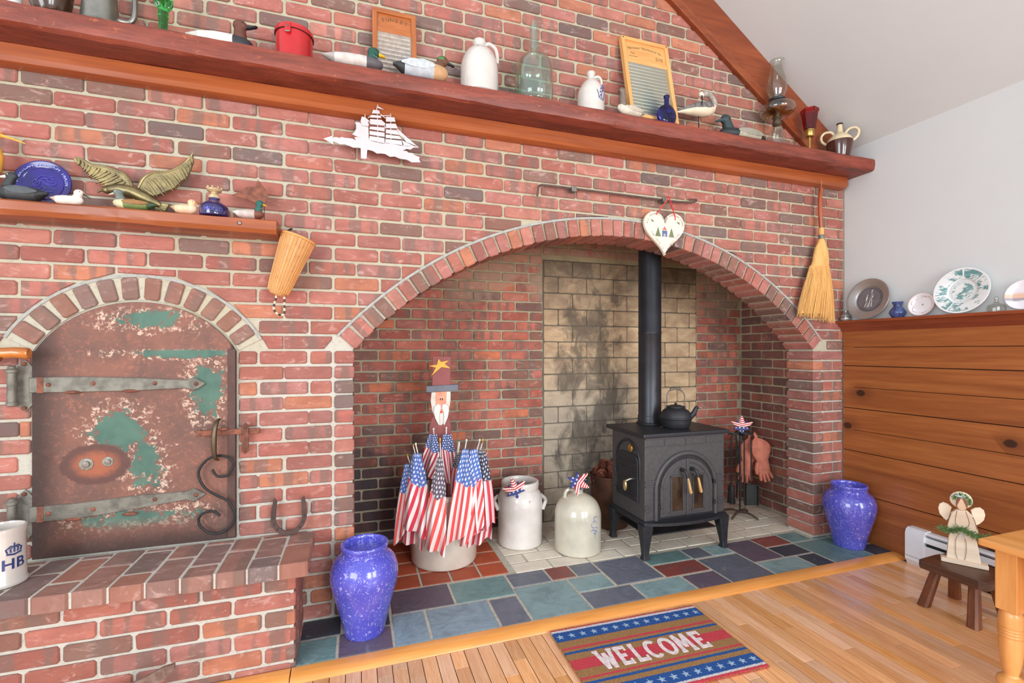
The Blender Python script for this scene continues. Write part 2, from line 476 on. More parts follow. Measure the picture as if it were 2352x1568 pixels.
for k in range(-18, 0):      # pier beside the panelled wall
    zc = ZJ + (k + .5) * CP
    if k % 2: fld.append(dict(o=(3.024, 0, zc), ang=0, w=.18, h=BH))
    else:
        for cx in (2.977, 3.072): fld.append(dict(o=(cx, 0, zc), ang=0, w=.084, h=BH))
lay(wall_back, fld, BR, BRS, 300, rng=rng, dark=.15)
# --- brick jambs and arch ring
trim_1 = struct(MB().prism([(.0, 2.06), (2.84, 2.06), (2.84, 2.12), (0, 2.12)], .19, .3).obj('trim_1', MOF))
rb = []
for k in range(-18, 0):
    zc = ZJ + (k + .5) * CP
    rb.append(dict(o=(-.049, -.004, zc), ang=0, w=.084, h=BH + .001, d=.2))
    rb.append(dict(o=(2.884, -.004, zc), ang=0, w=.084, h=BH + .001, d=.2))
n = 48; p0 = math.asin(1.4245 / AR)
for i in range(n):
    a = lerp(-p0, p0, (i + .5) / n); r = AR + .046
    rb.append(dict(o=(AC[0] + r * math.sin(a), -.006, AC[1] + r * math.cos(a)), ang=0, w=.0545, h=.092, d=.205, rot=a))
lay(trim_1, rb, BR, BRS, 300, rng=random.Random(5), dark=.26)
MB().prism(arcpts(AC, AR + .093, -p0, p0, 48) + arcpts(AC, AR + .105, p0, -p0, 48), -.001, .01).obj('mortar_band', mt('grey_mortar', (172, 170, 164), .95, var=.12, scale=40, bump=.5), trim_1)
# --- oven arch ring
trim_2 = struct(MB().prism(arcpts(OC, OR_ + .004, -1.06, 1.06, 20) + arcpts(OC, OR_ + .1, 1.06, -1.06, 20), .003, .02).obj('trim_2', MO))
rb = []
for i in range(12):
    a = lerp(-1.03, 1.03, (i + .5) / 12) ; r = OR_ + .05
    rb.append(dict(o=(OC[0] + r * math.sin(a), -.006, OC[1] + r * math.cos(a)), ang=0, w=.055, h=.09, d=.02, rot=a))
def ring_tint(b, rng):
    c = rng.choice(DARK + [C(146, 106, 90), C(140, 100, 84)]); return (c[0], c[1], c[2], rng.random())
MB().prism(arcpts(OC, OR_ + .096, -1.06, 1.06, 30) + arcpts(OC, OR_ + .107, 1.06, -1.06, 30), -.001, .01).obj('mortar_band', mt('grey_mortar', (196, 196, 194)), trim_2)
lay(trim_2, rb, BR, BRS, 300, rng=random.Random(8), tints=ring_tint)
# --- gable above the mantel
def roof(x): return 2.559 - .69 * (x - 3.12)
wall_gable = struct(MB().prism([(-2.45, 2.4), (3.14, 2.4), (3.14, 2.55), (.2, roof(.2)), (-2.45, roof(.2) - .69 * 2.65)], .008, .12).obj('wall_gable', MO))
gb = []
for k in range(18, 36):
    zc = ZJ + (k + .5) * CP; x = -.098 - 12 * LP - (LP / 2 if k % 2 else 0)
    while x < 3.1:
        cx = x + LP / 2; x += LP
        if zc > roof(cx) - .14 or zc > roof(.2) - .69 * abs(cx - .2) - .1: continue
        gb.append(dict(o=(cx, 0, zc), ang=0, w=rng.choice((.192, .196, .188)), h=BH, out=outside((cx, 0, zc))))
gb = [b for b in gb if b['o'][2] < 3.9]
lay(wall_gable, gb, BR, BRS, 300, rng=random.Random(21), dark=.22)
# --- fire chamber: back wall, side walls
wall_fireplace = struct(MB().box(-.3, 3.14, .807, .9, -.02, 2.1).obj('wall_fireplace', MOF))
MB().box(-.3, 3.14, .19, .9, 2.06, 2.12).obj('chamber_top', MOF, wall_fireplace)
fb = []
for k in range(-18, 13):
    zc = ZJ + (k + .5) * CP; sh = (LP / 2 if k % 2 else 0)
    x = 1.262 - 8 * LP - sh
    while x < 3.02:
        a, b = x + GAP / 2, x + LP - GAP / 2; x += LP
        for s, e in ((max(a, -.19), min(b, 1.258)), (max(a, 2.588), min(b, 3.022))) if zc < 1.87 else ((max(a, -.19), min(b, 3.022)),):
            if e - s > .03: fb.append(dict(o=((s + e) / 2, .8, zc), ang=0, w=round((e - s) * 250) / 250, h=BH))
def fire_tint(b, rng):
    c = tint(rng, .2); return (c[0] * 1.25, c[1] * 1.0, c[2] * .9, c[3])
lay(wall_fireplace, fb, BF, BFS, 290, rng=random.Random(31), tints=fire_tint)
MB().box(1.262, 2.586, .8045, .808, -.005, 1.872).obj('panel_mortar', MOP, wall_fireplace)
bl = []
for i in range(16):
    zc = .005 + (i + .5) * .1165; x = 1.268 - (0 if i % 2 else .113)
    while x < 2.58:
        s, e = max(x, 1.266), min(x + .2265, 2.582); x += .2265
        if e - s > .05: bl.append(dict(o=((s + e) / 2, .798, zc), ang=0, w=round((e - s - .007) * 250) / 250, h=.1105))
def block_tint(b, rng):
    k = rng.uniform(.82, 1.06); c = C(212, 184, 146); return (c[0] * k, c[1] * k, c[2] * k, rng.random())
lay(wall_fireplace, bl, BP, BP, 300, name='fire_brick', rng=random.Random(3), tints=block_tint, bev=.0025, proud=.001)
wall_chamber_right = struct(MB().box(3.037, 3.14, .19, .81, -.02, 2.06).obj('wall_chamber_right', MOF))
wall_chamber_left = struct(MB().box(-.3, -.207, .19, .81, -.02, 2.06).obj('wall_chamber_left', MOF))
for par, X, ang in ((wall_chamber_right, 3.03, -PI / 2), (wall_chamber_left, -.2, PI / 2)):
    sb = []
    for k in range(-18, 12):
        zc = ZJ + (k + .5) * CP; y = .8 - (LP / 2 if k % 2 == 0 else 0)
        if k % 2 == 0: sb.append(dict(o=(X, .752, zc), ang=ang, w=.088, h=BH))
        while y > .2:
            sb.append(dict(o=(X, y - LP / 2, zc), ang=ang, w=.193, h=BH, out=(X < 0))); y -= LP
    lay(par, sb, BD, BDS, 300, rng=random.Random(17), dark=.3)
# --- raised brick hearth in front of the oven
bench = thing('brick_bench', 'raised brick hearth ledge capped with paver bricks below the old iron door', 'hearth', (-1.3, -.15, -.015))
bo = Vector((1.3, .15, .015))
def Bp(x, y, z): return (x + 1.3, y + .15, z + .015)
MB().box(-1.12, 1.072, -.152, .13, 0, .375).obj('core', MO, bench)
MB().box(-1.12, 1.116, -.196, .13, .375, .4285).obj('cap_mortar', MO, bench)
bb = []
for i in range(6):
    zc = .327 - i * CP; x = -.742 - 8 * LP + (LP / 2 if i % 2 else 0)
    while x < -.23:
        s, e = x + GAP / 2, min(x + LP - GAP / 2, -.226); x += LP
        if e - s > .03: bb.append(dict(o=((s + e) / 2, -.31, zc), ang=0, w=round((e - s) * 250) / 250, h=BH, out=outside(((s + e) / 2, -.31, zc))))
    for y, w in (((-.2, .19), (-.06, .075)) if i % 2 else ((-.255, .09), (-.105, .19))):
        bb.append(dict(o=(-.22, y - .012, zc), ang=PI / 2, w=w, h=BH))
i = 0; x = -.176
while x > -2.4:
    lens = ((.192, .132), (.095, .192, .03))[i % 2]; y = -.355
    for l in lens:
        cx = x - .047
        bb.append(dict(o=(cx, y + l / 2, .4165), ang=0, tilt=-PI / 2, w=.0965, h=l - .002, d=.055, out=outside((cx, y, .4165)), cap=1)); y += l + .006
    x -= .105; i += 1
for b in bb: b['o'] = Bp(*b['o'])
def bench_tint(b, rng):
    if b.get('cap'):
        c = rng.choice([C(142, 112, 104), C(132, 106, 102), C(152, 112, 100), C(120, 104, 102), C(160, 110, 94)]); return (c[0], c[1], c[2], rng.random())
    return tint(rng, .12)
for b in bb: b['o'] = tuple(b['o'])
lay(bench, bb, BR, BRS, 300, rng=random.Random(41), tints=bench_tint)

# ---------------------------------------------------------------- floors
def slate_mat():
    t = NT('slate'); oi = t.n('ObjectInfo'); c = t.n('NewGeometry').outputs['Position']
    n1 = t.noise(c, 7, 6, .65, 1.2); n2 = t.noise(c, 40, 4)
    col = t.mix(t.math('MULTIPLY', t.step(n1, .4, .75), .45), oi.outputs['Color'], C(70, 84, 92))
    col = t.mix(t.math('MULTIPLY', t.step(t.noise(c, 11, 4, .6, 2), .6, .78), .35), col, C(176, 184, 186))
    t.bump(t.math('MULTIPLY_ADD', n1, 3.0, n2), .35, .006)
    return t.out(col, t.math('MULTIPLY_ADD', n2, .3, .3), 0)
def tile_mat(name, bump=.25):
    t = NT(name); oi = t.n('ObjectInfo'); c = t.n('NewGeometry').outputs['Position']
    n1 = t.noise(c, 12, 5)
    hv = t.n('HueSaturation'); t.put(hv.inputs['Color'], oi.outputs['Color']); t.put(hv.inputs['Value'], t.math('MULTIPLY_ADD', n1, .5, .75))
    t.bump(t.noise(c, 70, 4), bump, .003)
    return t.out(hv.outputs[0], .6, 0)
SLATE = slate_mat(); TERRA = tile_mat('terracotta'); FIREF = tile_mat('fire_brick_floor', .5)
GROUT = mt('grout', (196, 190, 176), .95, var=.12, scale=60, bump=.3)
floor_hearth = struct(MB().prism([(-.235, -.03), (3.14, -.03), (3.14, -.0035), (-.235, -.0035)], -.316, .82).obj('floor_hearth', GROUT))
TEAL, BLUE, GREY, PURP, INK, RED, PALE = C(108, 140, 140), C(128, 150, 164), C(104, 108, 122), C(98, 84, 100), C(54, 60, 72), C(140, 72, 64), C(138, 166, 170)
TILES = [(-.222, -.076, -.305, -.15, TEAL), (-.066, .148, -.305, -.145, PURP), (-.222, -.062, -.138, .006, INK), (-.05, .148, -.133, .0, INK), (.158, .302, -.305, -.068, BLUE), (.314, .608, -.305, -.072, BLUE),
 (.62, .758, -.305, -.078, GREY), (.16, .455, -.057, .152, PURP), (.466, .765, -.06, .144, TEAL), (.778, .99, .004, .142, GREY), (.77, 1.066, -.305, -.01, PALE), (1.002, 1.138, .012, .142, RED), (1.15, 1.288, .008, .136, GREY),
 (1.078, 1.283, -.147, -.008, PALE), (1.078, 1.362, -.305, -.16, GREY), (1.3, 1.586, -.145, .128, GREY), (1.374, 1.668, -.307, -.166, PALE), (1.6, 1.88, -.006, .118, TEAL), (1.6, 1.886, -.152, -.02, RED), (1.68, 1.886, -.308, -.172, PURP),
 (1.892, 2.028, -.012, .112, GREY), (2.038, 2.182, -.016, .108, PALE), (1.898, 2.182, -.312, -.034, GREY), (2.194, 2.413, -.16, .104, PURP), (2.194, 2.487, -.313, -.174, PALE), (2.425, 2.63, -.16, -.034, INK), (2.498, 2.63, -.313, -.176, INK),
 (2.425, 2.638, -.02, .108, RED), (2.65, 2.815, -.016, .115, TEAL), (2.642, 2.948, -.313, -.03, TEAL), (2.96, 3.11, -.313, -.19, INK), (2.96, 3.11, -.178, -.0, TEAL), (2.826, 2.948, -.02, -.0, TEAL)]
for x0, x1, y0, y1, c in TILES:
    hx, hy = (x1 - x0) / 2 - .0015, (y1 - y0) / 2 - .0015
    z = rng.uniform(-.0012, .0004)
    o = MB().box(-hx, hx, -hy, hy, -.012, 0, .0022).obj('tile', SLATE, floor_hearth, loc=((x0 + x1) / 2, (y0 + y1) / 2, z))
    k = rng.uniform(.9, 1.12); o.color = (c[0] * k, c[1] * k, c[2] * k, 1)
me = MB().box(-.074, .074, -.068, .068, -.012, 0, .002).mesh('tile', TERRA)
for i in range(-2, 5):
    for j in range(4):
        cx, cy = .408 + (i - 1) * .16, .236 + j * .152
        if cx - .074 < -.2 or cx > .82: continue
        o = bpy.data.objects.new('tile', me); COL.objects.link(o); o.parent = floor_hearth; o.location = (cx, cy, -.0005)
        k = rng.uniform(.8, 1.12); c = C(176, 82, 52); o.color = (c[0] * k, c[1] * k, c[2] * k, 1)
me = MB().box(-.108, .108, -.053, .053, -.012, 0, .004).mesh('tile', FIREF)
meh = MB().box(-.05, .05, -.053, .053, -.012, 0, .004).mesh('tile', FIREF)
for j in range(6):
    cy = .2 + j * .117; x = .835 - (.115 if j % 2 else 0)
    while x < 3.02:
        s, e = max(x, .835), min(x + .228, 3.03); x += .228
        if e - s < .09: continue
        o = bpy.data.objects.new('tile', me if e - s > .2 else meh); COL.objects.link(o); o.parent = floor_hearth
        o.location = ((s + e) / 2, cy, rng.uniform(-.002, .001))
        k = rng.uniform(.9, 1.06); c = C(226, 216, 200); o.color = (c[0] * k, c[1] * k, c[2] * k, 1)
OAK = wood('oak_floor', (238, 188, 142), (216, 154, 106), .25, axis=1, fine=160, stretch=14, coat=.3, objvar=.34, bump=.05)
SUB = mt('floor_seam', (70, 36, 20), .8)
floor = struct(MB().box(-2.6, 3.14, -4.6, -.2, -.06, -.0175).obj('floor', SUB))
pm = {}
for i in range(-38, 53):
    x = .05 + i * .0575
    if x > 3.1: break
    y = -.36 - rng.uniform(0, .6)
    y0 = -.345
    joined = x < -.45
    if joined: continue
    while y0 > -4.5:
        y1 = max(y0 - rng.uniform(.45, 1.25), -4.5) if y0 < -.35 else y
        l = y0 - y1
        if l < .05: y0 = y1; continue
        key = round(l, 1) or .1
        if key not in pm: pm[key] = MB().box(-.0274, .0274, -key / 2, key / 2, -.014, 0, .0011).mesh('plank', OAK)
        if y0 > -1.9:
            o = bpy.data.objects.new('plank', pm[key]); COL.objects.link(o); o.parent = floor
            o.location = (x, (y0 + y1) / 2, -.0155); o.scale = (1, (l - .001) / key, 1)
        y0 = y1
q = MB()
for i in range(-38, 53):
    x = .05 + i * .0575
    if x > 3.1: break
    if x < -.45: q.box(x - .0283, x + .0283, -4.5, -.345, -.03, -.0155)
    else: q.box(x - .0283, x + .0283, -4.5, -3.2, -.03, -.0156)
tag(q.obj('floor_boards', OAK, floor), kind='stuff')
NOSE = wood('oak_nosing', (238, 166, 90), (220, 144, 70), .3, axis=0, fine=70, stretch=14, coat=.3, bump=.04)
def nosing(name, x0, x1):
    pr = [(-.318, -.03), (-.318, .003), (-.345, .004), (-.366, .0), (-.382, -.007), (-.391, -.016), (-.392, -.03)]
    return MB().ring_loft([[(x, y, z) for y, z in pr] for x in (x0, x1)]).obj(name, NOSE, smooth=50)
trim_3 = struct(nosing('trim_3', -.232, 3.1)); trim_4 = struct(nosing('trim_4', -2.45, -.236))

# ---------------------------------------------------------------- ceiling, rafter, panelled side wall
PAINT = mt('wall_paint', (206, 208, 209), .9, var=.012, scale=3, bump=.05)
ceiling = struct(MB().prism([(3.25, roof(3.25)), (.6, roof(.6)), (.6, roof(.6) + .1), (3.25, roof(3.25) + .1)], -1.8, .15).obj('ceiling', PAINT))
wall_right = struct(MB().box(3.125, 3.25, -2.6, .0, -.06, 2.57).obj('wall_right', PAINT))
RAFT = wood('rafter_wood', (150, 74, 34), (116, 50, 22), .4, axis=0, fine=50, stretch=14, coat=.2)
lo = lambda x: 2.739 - .675 * (x - 2.453)
trim_5 = struct(MB().prism([(.9, lo(.9)), (2.893, 2.443), (3.12, 2.443), (3.12, roof(3.12) - .002), (.9, roof(.9) - .002)], -.02, .007).obj('trim_5', RAFT))
MB().prism([(.9, lo(.9) - .004), (2.886, 2.443), (2.95, 2.443), (.9, lo(.9) + .042)], -.036, -.02, .004).obj('moulding', RAFT, trim_5)
MB().prism([(.9, lo(.9) + .05), (2.962, 2.443), (2.985, 2.443), (.9, lo(.9) + .066)], -.03, -.02, .003).obj('moulding', RAFT, trim_5)
PINE = wood('pine_panel', (172, 104, 54), (142, 78, 38), .38, axis=1, fine=46, stretch=16, coat=.2, knots=3.4, dark=(112, 56, 26), objvar=.07)
GROOVE = mt('panel_gap', (36, 18, 10), .9)
wall_panel = struct(MB().box(3.118, 3.126, -2.5, -.0, -.015, 1.38).obj('wall_panel', GROOVE))
zs = [1.355, 1.245, 1.123, .983, .845, .704, .565, .293, -.015]
def panel(z1, z0, slit=None):
    g = .0025
    if slit is None: pl = [(-2.5, z0 + g), (-.008, z0 + g), (-.008, z1 - g), (-2.5, z1 - g)]
    else: pl = [(-2.5, z0 + g), (-.008, z0 + g), (-.008, z1 - g), (-2.5, z1 - g), (-2.5, slit + g), (-.075, slit + g * .6), (-.075, slit - g * .6), (-2.5, slit - g)]
    zm = (z0 + z1) / 2
    q = MB(); q.M = Matrix.Rotation(-PI / 2, 4, 'Z') @ Matrix.Rotation(PI, 4, 'Z')
    # x of the polygon runs along world y
    m = MB().prism([(y, z - zm) for y, z in pl], 3.105, 3.119)
    m.v = [(b, a, c) for a, b, c in m.v]
    m.obj('panel', PINE, wall_panel, loc=(0, 0, zm))
panel(zs[0], zs[2], zs[1]); panel(zs[2], zs[4], zs[3]); panel(zs[4], zs[6], zs[5]); panel(zs[6], zs[7]); panel(zs[7], zs[8])
CAPW = wood('cap_wood', (150, 74, 40), (118, 52, 28), .35, axis=1, fine=50, stretch=14, coat=.3)
trim_6 = struct(MB().box(3.045, 3.125, -2.5, .0, 1.402, 1.42, .004).obj('trim_6', CAPW))
MB().prism([(3.118, 1.34), (3.098, 1.352), (3.094, 1.37), (3.07, 1.385), (3.064, 1.4018), (3.118, 1.4018)], -2.5, -.004).obj('moulding', CAPW, trim_6, smooth=50)

# ---------------------------------------------------------------- mantel and shelf beams
def hewn(name, x0, x1, prof, mat, n=70, jit=.003, seed=1, smooth=30):
    rg = random.Random(seed); m = len(prof); off = [[0, 0] for _ in prof]; rings = []
    for i in range(n + 1):
        x = lerp(x0, x1, i / n)
        for o in off:
            o[0] = o[0] * .8 + rg.uniform(-jit, jit); o[1] = o[1] * .8 + rg.uniform(-jit, jit)
        rings.append([(x, y + (o[0] if y < -.01 else 0), z + (o[1] if y < -.01 and z < prof[1][1] - .001 else o[1] * .25)) for (y, z), o in zip(prof, off)])
    return MB().ring_loft(rings).obj(name, mat, smooth=smooth)
MANT = wood('mantel_wood', (146, 66, 46), (104, 42, 28), .5, axis=0, fine=60, stretch=7, coat=.05, dark=(70, 30, 20), bump=.5, fleck=(196, 112, 62))
trim = hewn('mantel_beam', -2.45, 3.123, [(-.002, 2.363), (-.002, 2.441), (-.09, 2.441), (-.185, 2.4405), (-.197, 2.432), (-.199, 2.40), (-.192, 2.37), (-.18, 2.362), (-.09, 2.363)], MANT, 120, .0022, 4)
tag(trim, 'long dark red rough-hewn mantel beam spanning the whole brick wall', 'mantel')
LEDG = wood('ledger_wood', (168, 88, 42), (138, 64, 28), .35, axis=0, fine=36, stretch=16, coat=.3, bump=.05)
led = hewn('ledger_board', -2.45, 3.08, [(-.0025, 2.292), (-.0025, 2.3625), (-.057, 2.3625), (-.057, 2.318), (-.046, 2.3), (-.03, 2.293)], LEDG, 60, .0006, 6, 25)
tag(led, 'smooth brown ledger board fixed to the brick right under the mantel beam', 'board')
SHW = wood('shelf_wood', (190, 104, 52), (150, 74, 34), .42, axis=0, fine=40, stretch=12, coat=.15, dark=(110, 48, 22))
sh = thing('shelf_beam', 'short brown wooden beam shelf over the oven arch, crowded with decoys', 'shelf', (-1.3, 0, 1.708))
o = hewn('beam', -2.4, -.312, [(-.003, 1.708), (-.003, 1.764), (-.07, 1.764), (-.134, 1.763), (-.141, 1.757), (-.14, 1.725), (-.128, 1.709), (-.06, 1.708)], SHW, 50, .0012, 9)
o.parent = sh; o.location = (1.3, 0, -1.708)
q = MB(); q.M = Matrix.Rotation(PI / 2, 4, 'X')
q.lathe([(.0095, 0), (.0095, .003), (.0075, .003), (.0075, 0)], 16)
q.obj('peg_hole', mt('peg_dark', (34, 24, 20), .6), sh, smooth=True, loc=(.853, -.1385, .032))
q = MB(); q.M = Matrix.Rotation(PI / 2, 4, 'X'); q.lathe([(.006, 0), (.006, .002), (.003, .004)], 12).obj('bolt', mt('steel_bolt', (150, 150, 150), .4, .8), sh, smooth=True, loc=(.853, -.1385, .032))

# outlines (metres, x z on their own planes)
HOOK = [(-.569, .724), (-.551, .695), (-.514, .696), (-.491, .735), (-.502, .764), (-.539, .78), (-.583, .77), (-.616, .73), (-.616, .689), (-.592, .645), (-.551, .613), (-.51, .585), (-.489, .541), (-.485, .526), (-.491, .493), (-.514, .468), (-.551, .453), (-.587, .465), (-.616, .498), (-.616, .531), (-.592, .549), (-.563, .548), (-.541, .527)]
SHIP_HULL = [(-.135, 2.157), (-.093, 2.177), (-.098, 2.169), (-.098, 2.163), (-.09, 2.17), (-.078, 2.171), (-.07, 2.169), (-.058, 2.175), (-.046, 2.173), (-.03, 2.174), (-.013, 2.174), (.001, 2.168), (-.005, 2.182), (.009, 2.184), (.036, 2.181), (.057, 2.178), (.076, 2.174), (.093, 2.172), (.123, 2.17), (.135, 2.176), (.163, 2.174), (.194, 2.172), (.227, 2.173), (.26, 2.178), (.281, 2.174), (.257, 2.171), (.242, 2.159), (.227, 2.161), (.207, 2.15), (.227, 2.15), (.233, 2.144), (.255, 2.144), (.26, 2.137), (.285, 2.13), (.282, 2.12), (.289, 2.106), (.249, 2.101), (.227, 2.11), (.194, 2.111), (.172, 2.118), (.15, 2.114), (.129, 2.124), (.108, 2.124), (.093, 2.121), (.076, 2.13), (.057, 2.133), (.05, 2.132), (.047, 2.091), (.023, 2.09), (.022, 2.136), (.009, 2.137), (-.009, 2.134), (-.028, 2.14), (-.046, 2.144), (-.066, 2.141), (-.09, 2.15), (-.097, 2.148), (-.092, 2.135)]
SHIP_SAILS = [[(-.004, 2.248), (.016, 2.252), (.022, 2.247), (.025, 2.238), (.04, 2.237), (.055, 2.236), (.057, 2.178), (.036, 2.181), (.009, 2.185), (-.015, 2.194), (-.005, 2.204), (.003, 2.22), (.003, 2.239)], [(.026, 2.279), (.04, 2.279), (.057, 2.267), (.053, 2.256), (.057, 2.25), (.055, 2.239), (.024, 2.239), (.022, 2.26)], [(.076, 2.318), (.102, 2.319), (.106, 2.305), (.07, 2.301)], [(.07, 2.294), (.108, 2.296), (.112, 2.286), (.062, 2.281)], [(.062, 2.274), (.112, 2.278), (.129, 2.265), (.127, 2.253), (.063, 2.251)], [(.063, 2.24), (.127, 2.245), (.126, 2.227), (.059, 2.228)], [(.06, 2.22), (.126, 2.221), (.126, 2.202), (.061, 2.203)], [(.061, 2.197), (.126, 2.196), (.127, 2.172), (.057, 2.178)], [(.133, 2.296), (.17, 2.298), (.175, 2.279), (.132, 2.273)], [(.131, 2.264), (.176, 2.27), (.185, 2.25), (.133, 2.244)], [(.132, 2.237), (.183, 2.24), (.192, 2.22), (.132, 2.22)], [(.132, 2.214), (.192, 2.215), (.202, 2.202), (.131, 2.198)], [(.13, 2.193), (.205, 2.195), (.211, 2.175), (.129, 2.174)], [(.183, 2.249), (.216, 2.205), (.192, 2.221)], [(.185, 2.247), (.269, 2.181), (.224, 2.192)], [(.202, 2.198), (.26, 2.178), (.207, 2.173)], [(.096, 2.338), (.124, 2.326), (.095, 2.329)]]
SHIP_BARS = [[(.096, 2.345), (.09, 2.32)], [(.094, 2.321), (.097, 2.17)], [(.153, 2.313), (.155, 2.176)], [(.04, 2.291), (.041, 2.278)], [(.039, 2.238), (.041, 2.182)], [(.108, 2.304), (.131, 2.288)], [(.108, 2.297), (.15, 2.304)], [(.053, 2.278), (.07, 2.293)], [(.181, 2.246), (.28, 2.174)], [(.057, 2.267), (.062, 2.257)], [(.126, 2.251), (.133, 2.242)]]
WL = [(-1.025, 1.967), (-.998, 1.959), (-.972, 1.943), (-.936, 1.942), (-.895, 1.931), (-.867, 1.92), (-.849, 1.894), (-.842, 1.87), (-.881, 1.863), (-.918, 1.862), (-.945, 1.878), (-.963, 1.892), (-.981, 1.904), (-.998, 1.924), (-1.016, 1.941)]
WR = [(-.821, 1.869), (-.802, 1.911), (-.769, 1.937), (-.721, 1.946), (-.682, 1.971), (-.652, 2.003), (-.635, 2.032), (-.632, 2.0), (-.642, 1.964), (-.652, 1.934), (-.677, 1.908), (-.696, 1.883), (-.73, 1.862), (-.759, 1.845), (-.788, 1.845)]
EB = [(-.94, 1.832), (-.918, 1.848), (-.881, 1.857), (-.816, 1.847), (-.769, 1.818), (-.735, 1.799)]
FLAGS = [
    [(0.274, 0.37, 0.638), (0.26, 0.375, 0.594), (0.288, 0.365, 0.594), (0.204, 0.393, 0.141), (0.277, 0.369, 0.229)],
    [(0.311, 0.294, 0.711), (0.3, 0.298, 0.665), (0.336, 0.286, 0.665), (0.243, 0.317, 0.252), (0.388, 0.269, 0.206)],
    [(0.307, 0.38, 0.687), (0.304, 0.381, 0.642), (0.332, 0.372, 0.642), (0.231, 0.405, 0.139), (0.366, 0.361, 0.124)],
    [(0.428, 0.424, 0.765), (0.406, 0.431, 0.741), (0.444, 0.419, 0.741), (0.365, 0.445, 0.527), (0.447, 0.418, 0.454)],
    [(0.502, 0.421, 0.768), (0.482, 0.427, 0.737), (0.526, 0.413, 0.737), (0.496, 0.422, 0.46), (0.549, 0.405, 0.46)],
    [(0.43, 0.213, 0.739), (0.416, 0.217, 0.651), (0.443, 0.208, 0.651), (0.347, 0.24, 0.154), (0.457, 0.204, 0.137)],
    [(0.56, 0.338, 0.694), (0.543, 0.344, 0.639), (0.571, 0.334, 0.639), (0.514, 0.353, 0.417), (0.56, 0.338, 0.417)],
    [(0.571, 0.198, 0.733), (0.552, 0.204, 0.69), (0.581, 0.194, 0.69), (0.467, 0.232, 0.181), (0.592, 0.19, 0.221)],
    [(0.646, 0.204, 0.728), (0.583, 0.225, 0.678), (0.632, 0.209, 0.684), (0.539, 0.24, 0.129), (0.671, 0.196, 0.273)],
    [(0.668, 0.218, 0.721), (0.643, 0.226, 0.674), (0.676, 0.215, 0.674), (0.632, 0.23, 0.219), (0.734, 0.196, 0.266)],
    [(0.713, 0.287, 0.647), (0.68, 0.298, 0.621), (0.711, 0.288, 0.621), (0.605, 0.323, 0.116), (0.737, 0.279, 0.146)],
]

# ================================================================ OBJECTS
IRON = mt('black_iron', (46, 46, 48), .55, .35, var=.15, scale=30, bump=.15)
RUST = mt('rust_iron', (150, 92, 72), .8, .2, var=.2, scale=30, bump=.4, rgb2=(104, 66, 54))
GREYI = mt('grey_iron', (134, 130, 120), .6, .45, var=.15, scale=26, bump=.25, rgb2=(104, 100, 92))
BRASS = mt('brass', (196, 158, 90), .3, .9, var=.1)
GOLD = mt('gold_paint', (214, 164, 70), .35, .7, var=.1)
WHITE = mt('white_paint', (226, 221, 217), .5, var=.03)
BLACK = mt('black_paint', (30, 30, 32), .45, var=.1)
CREAM = mt('cream_paint', (232, 216, 192), .55, var=.06)
BLUEINK = mt('cobalt_glaze_ink', (70, 84, 150), .4, var=.2, scale=60)
def rod(q, a, b, r, seg=8): return q.tube([a, b], r, seg)
def arc3(f, n): return [f(i / n) for i in range(n + 1)]

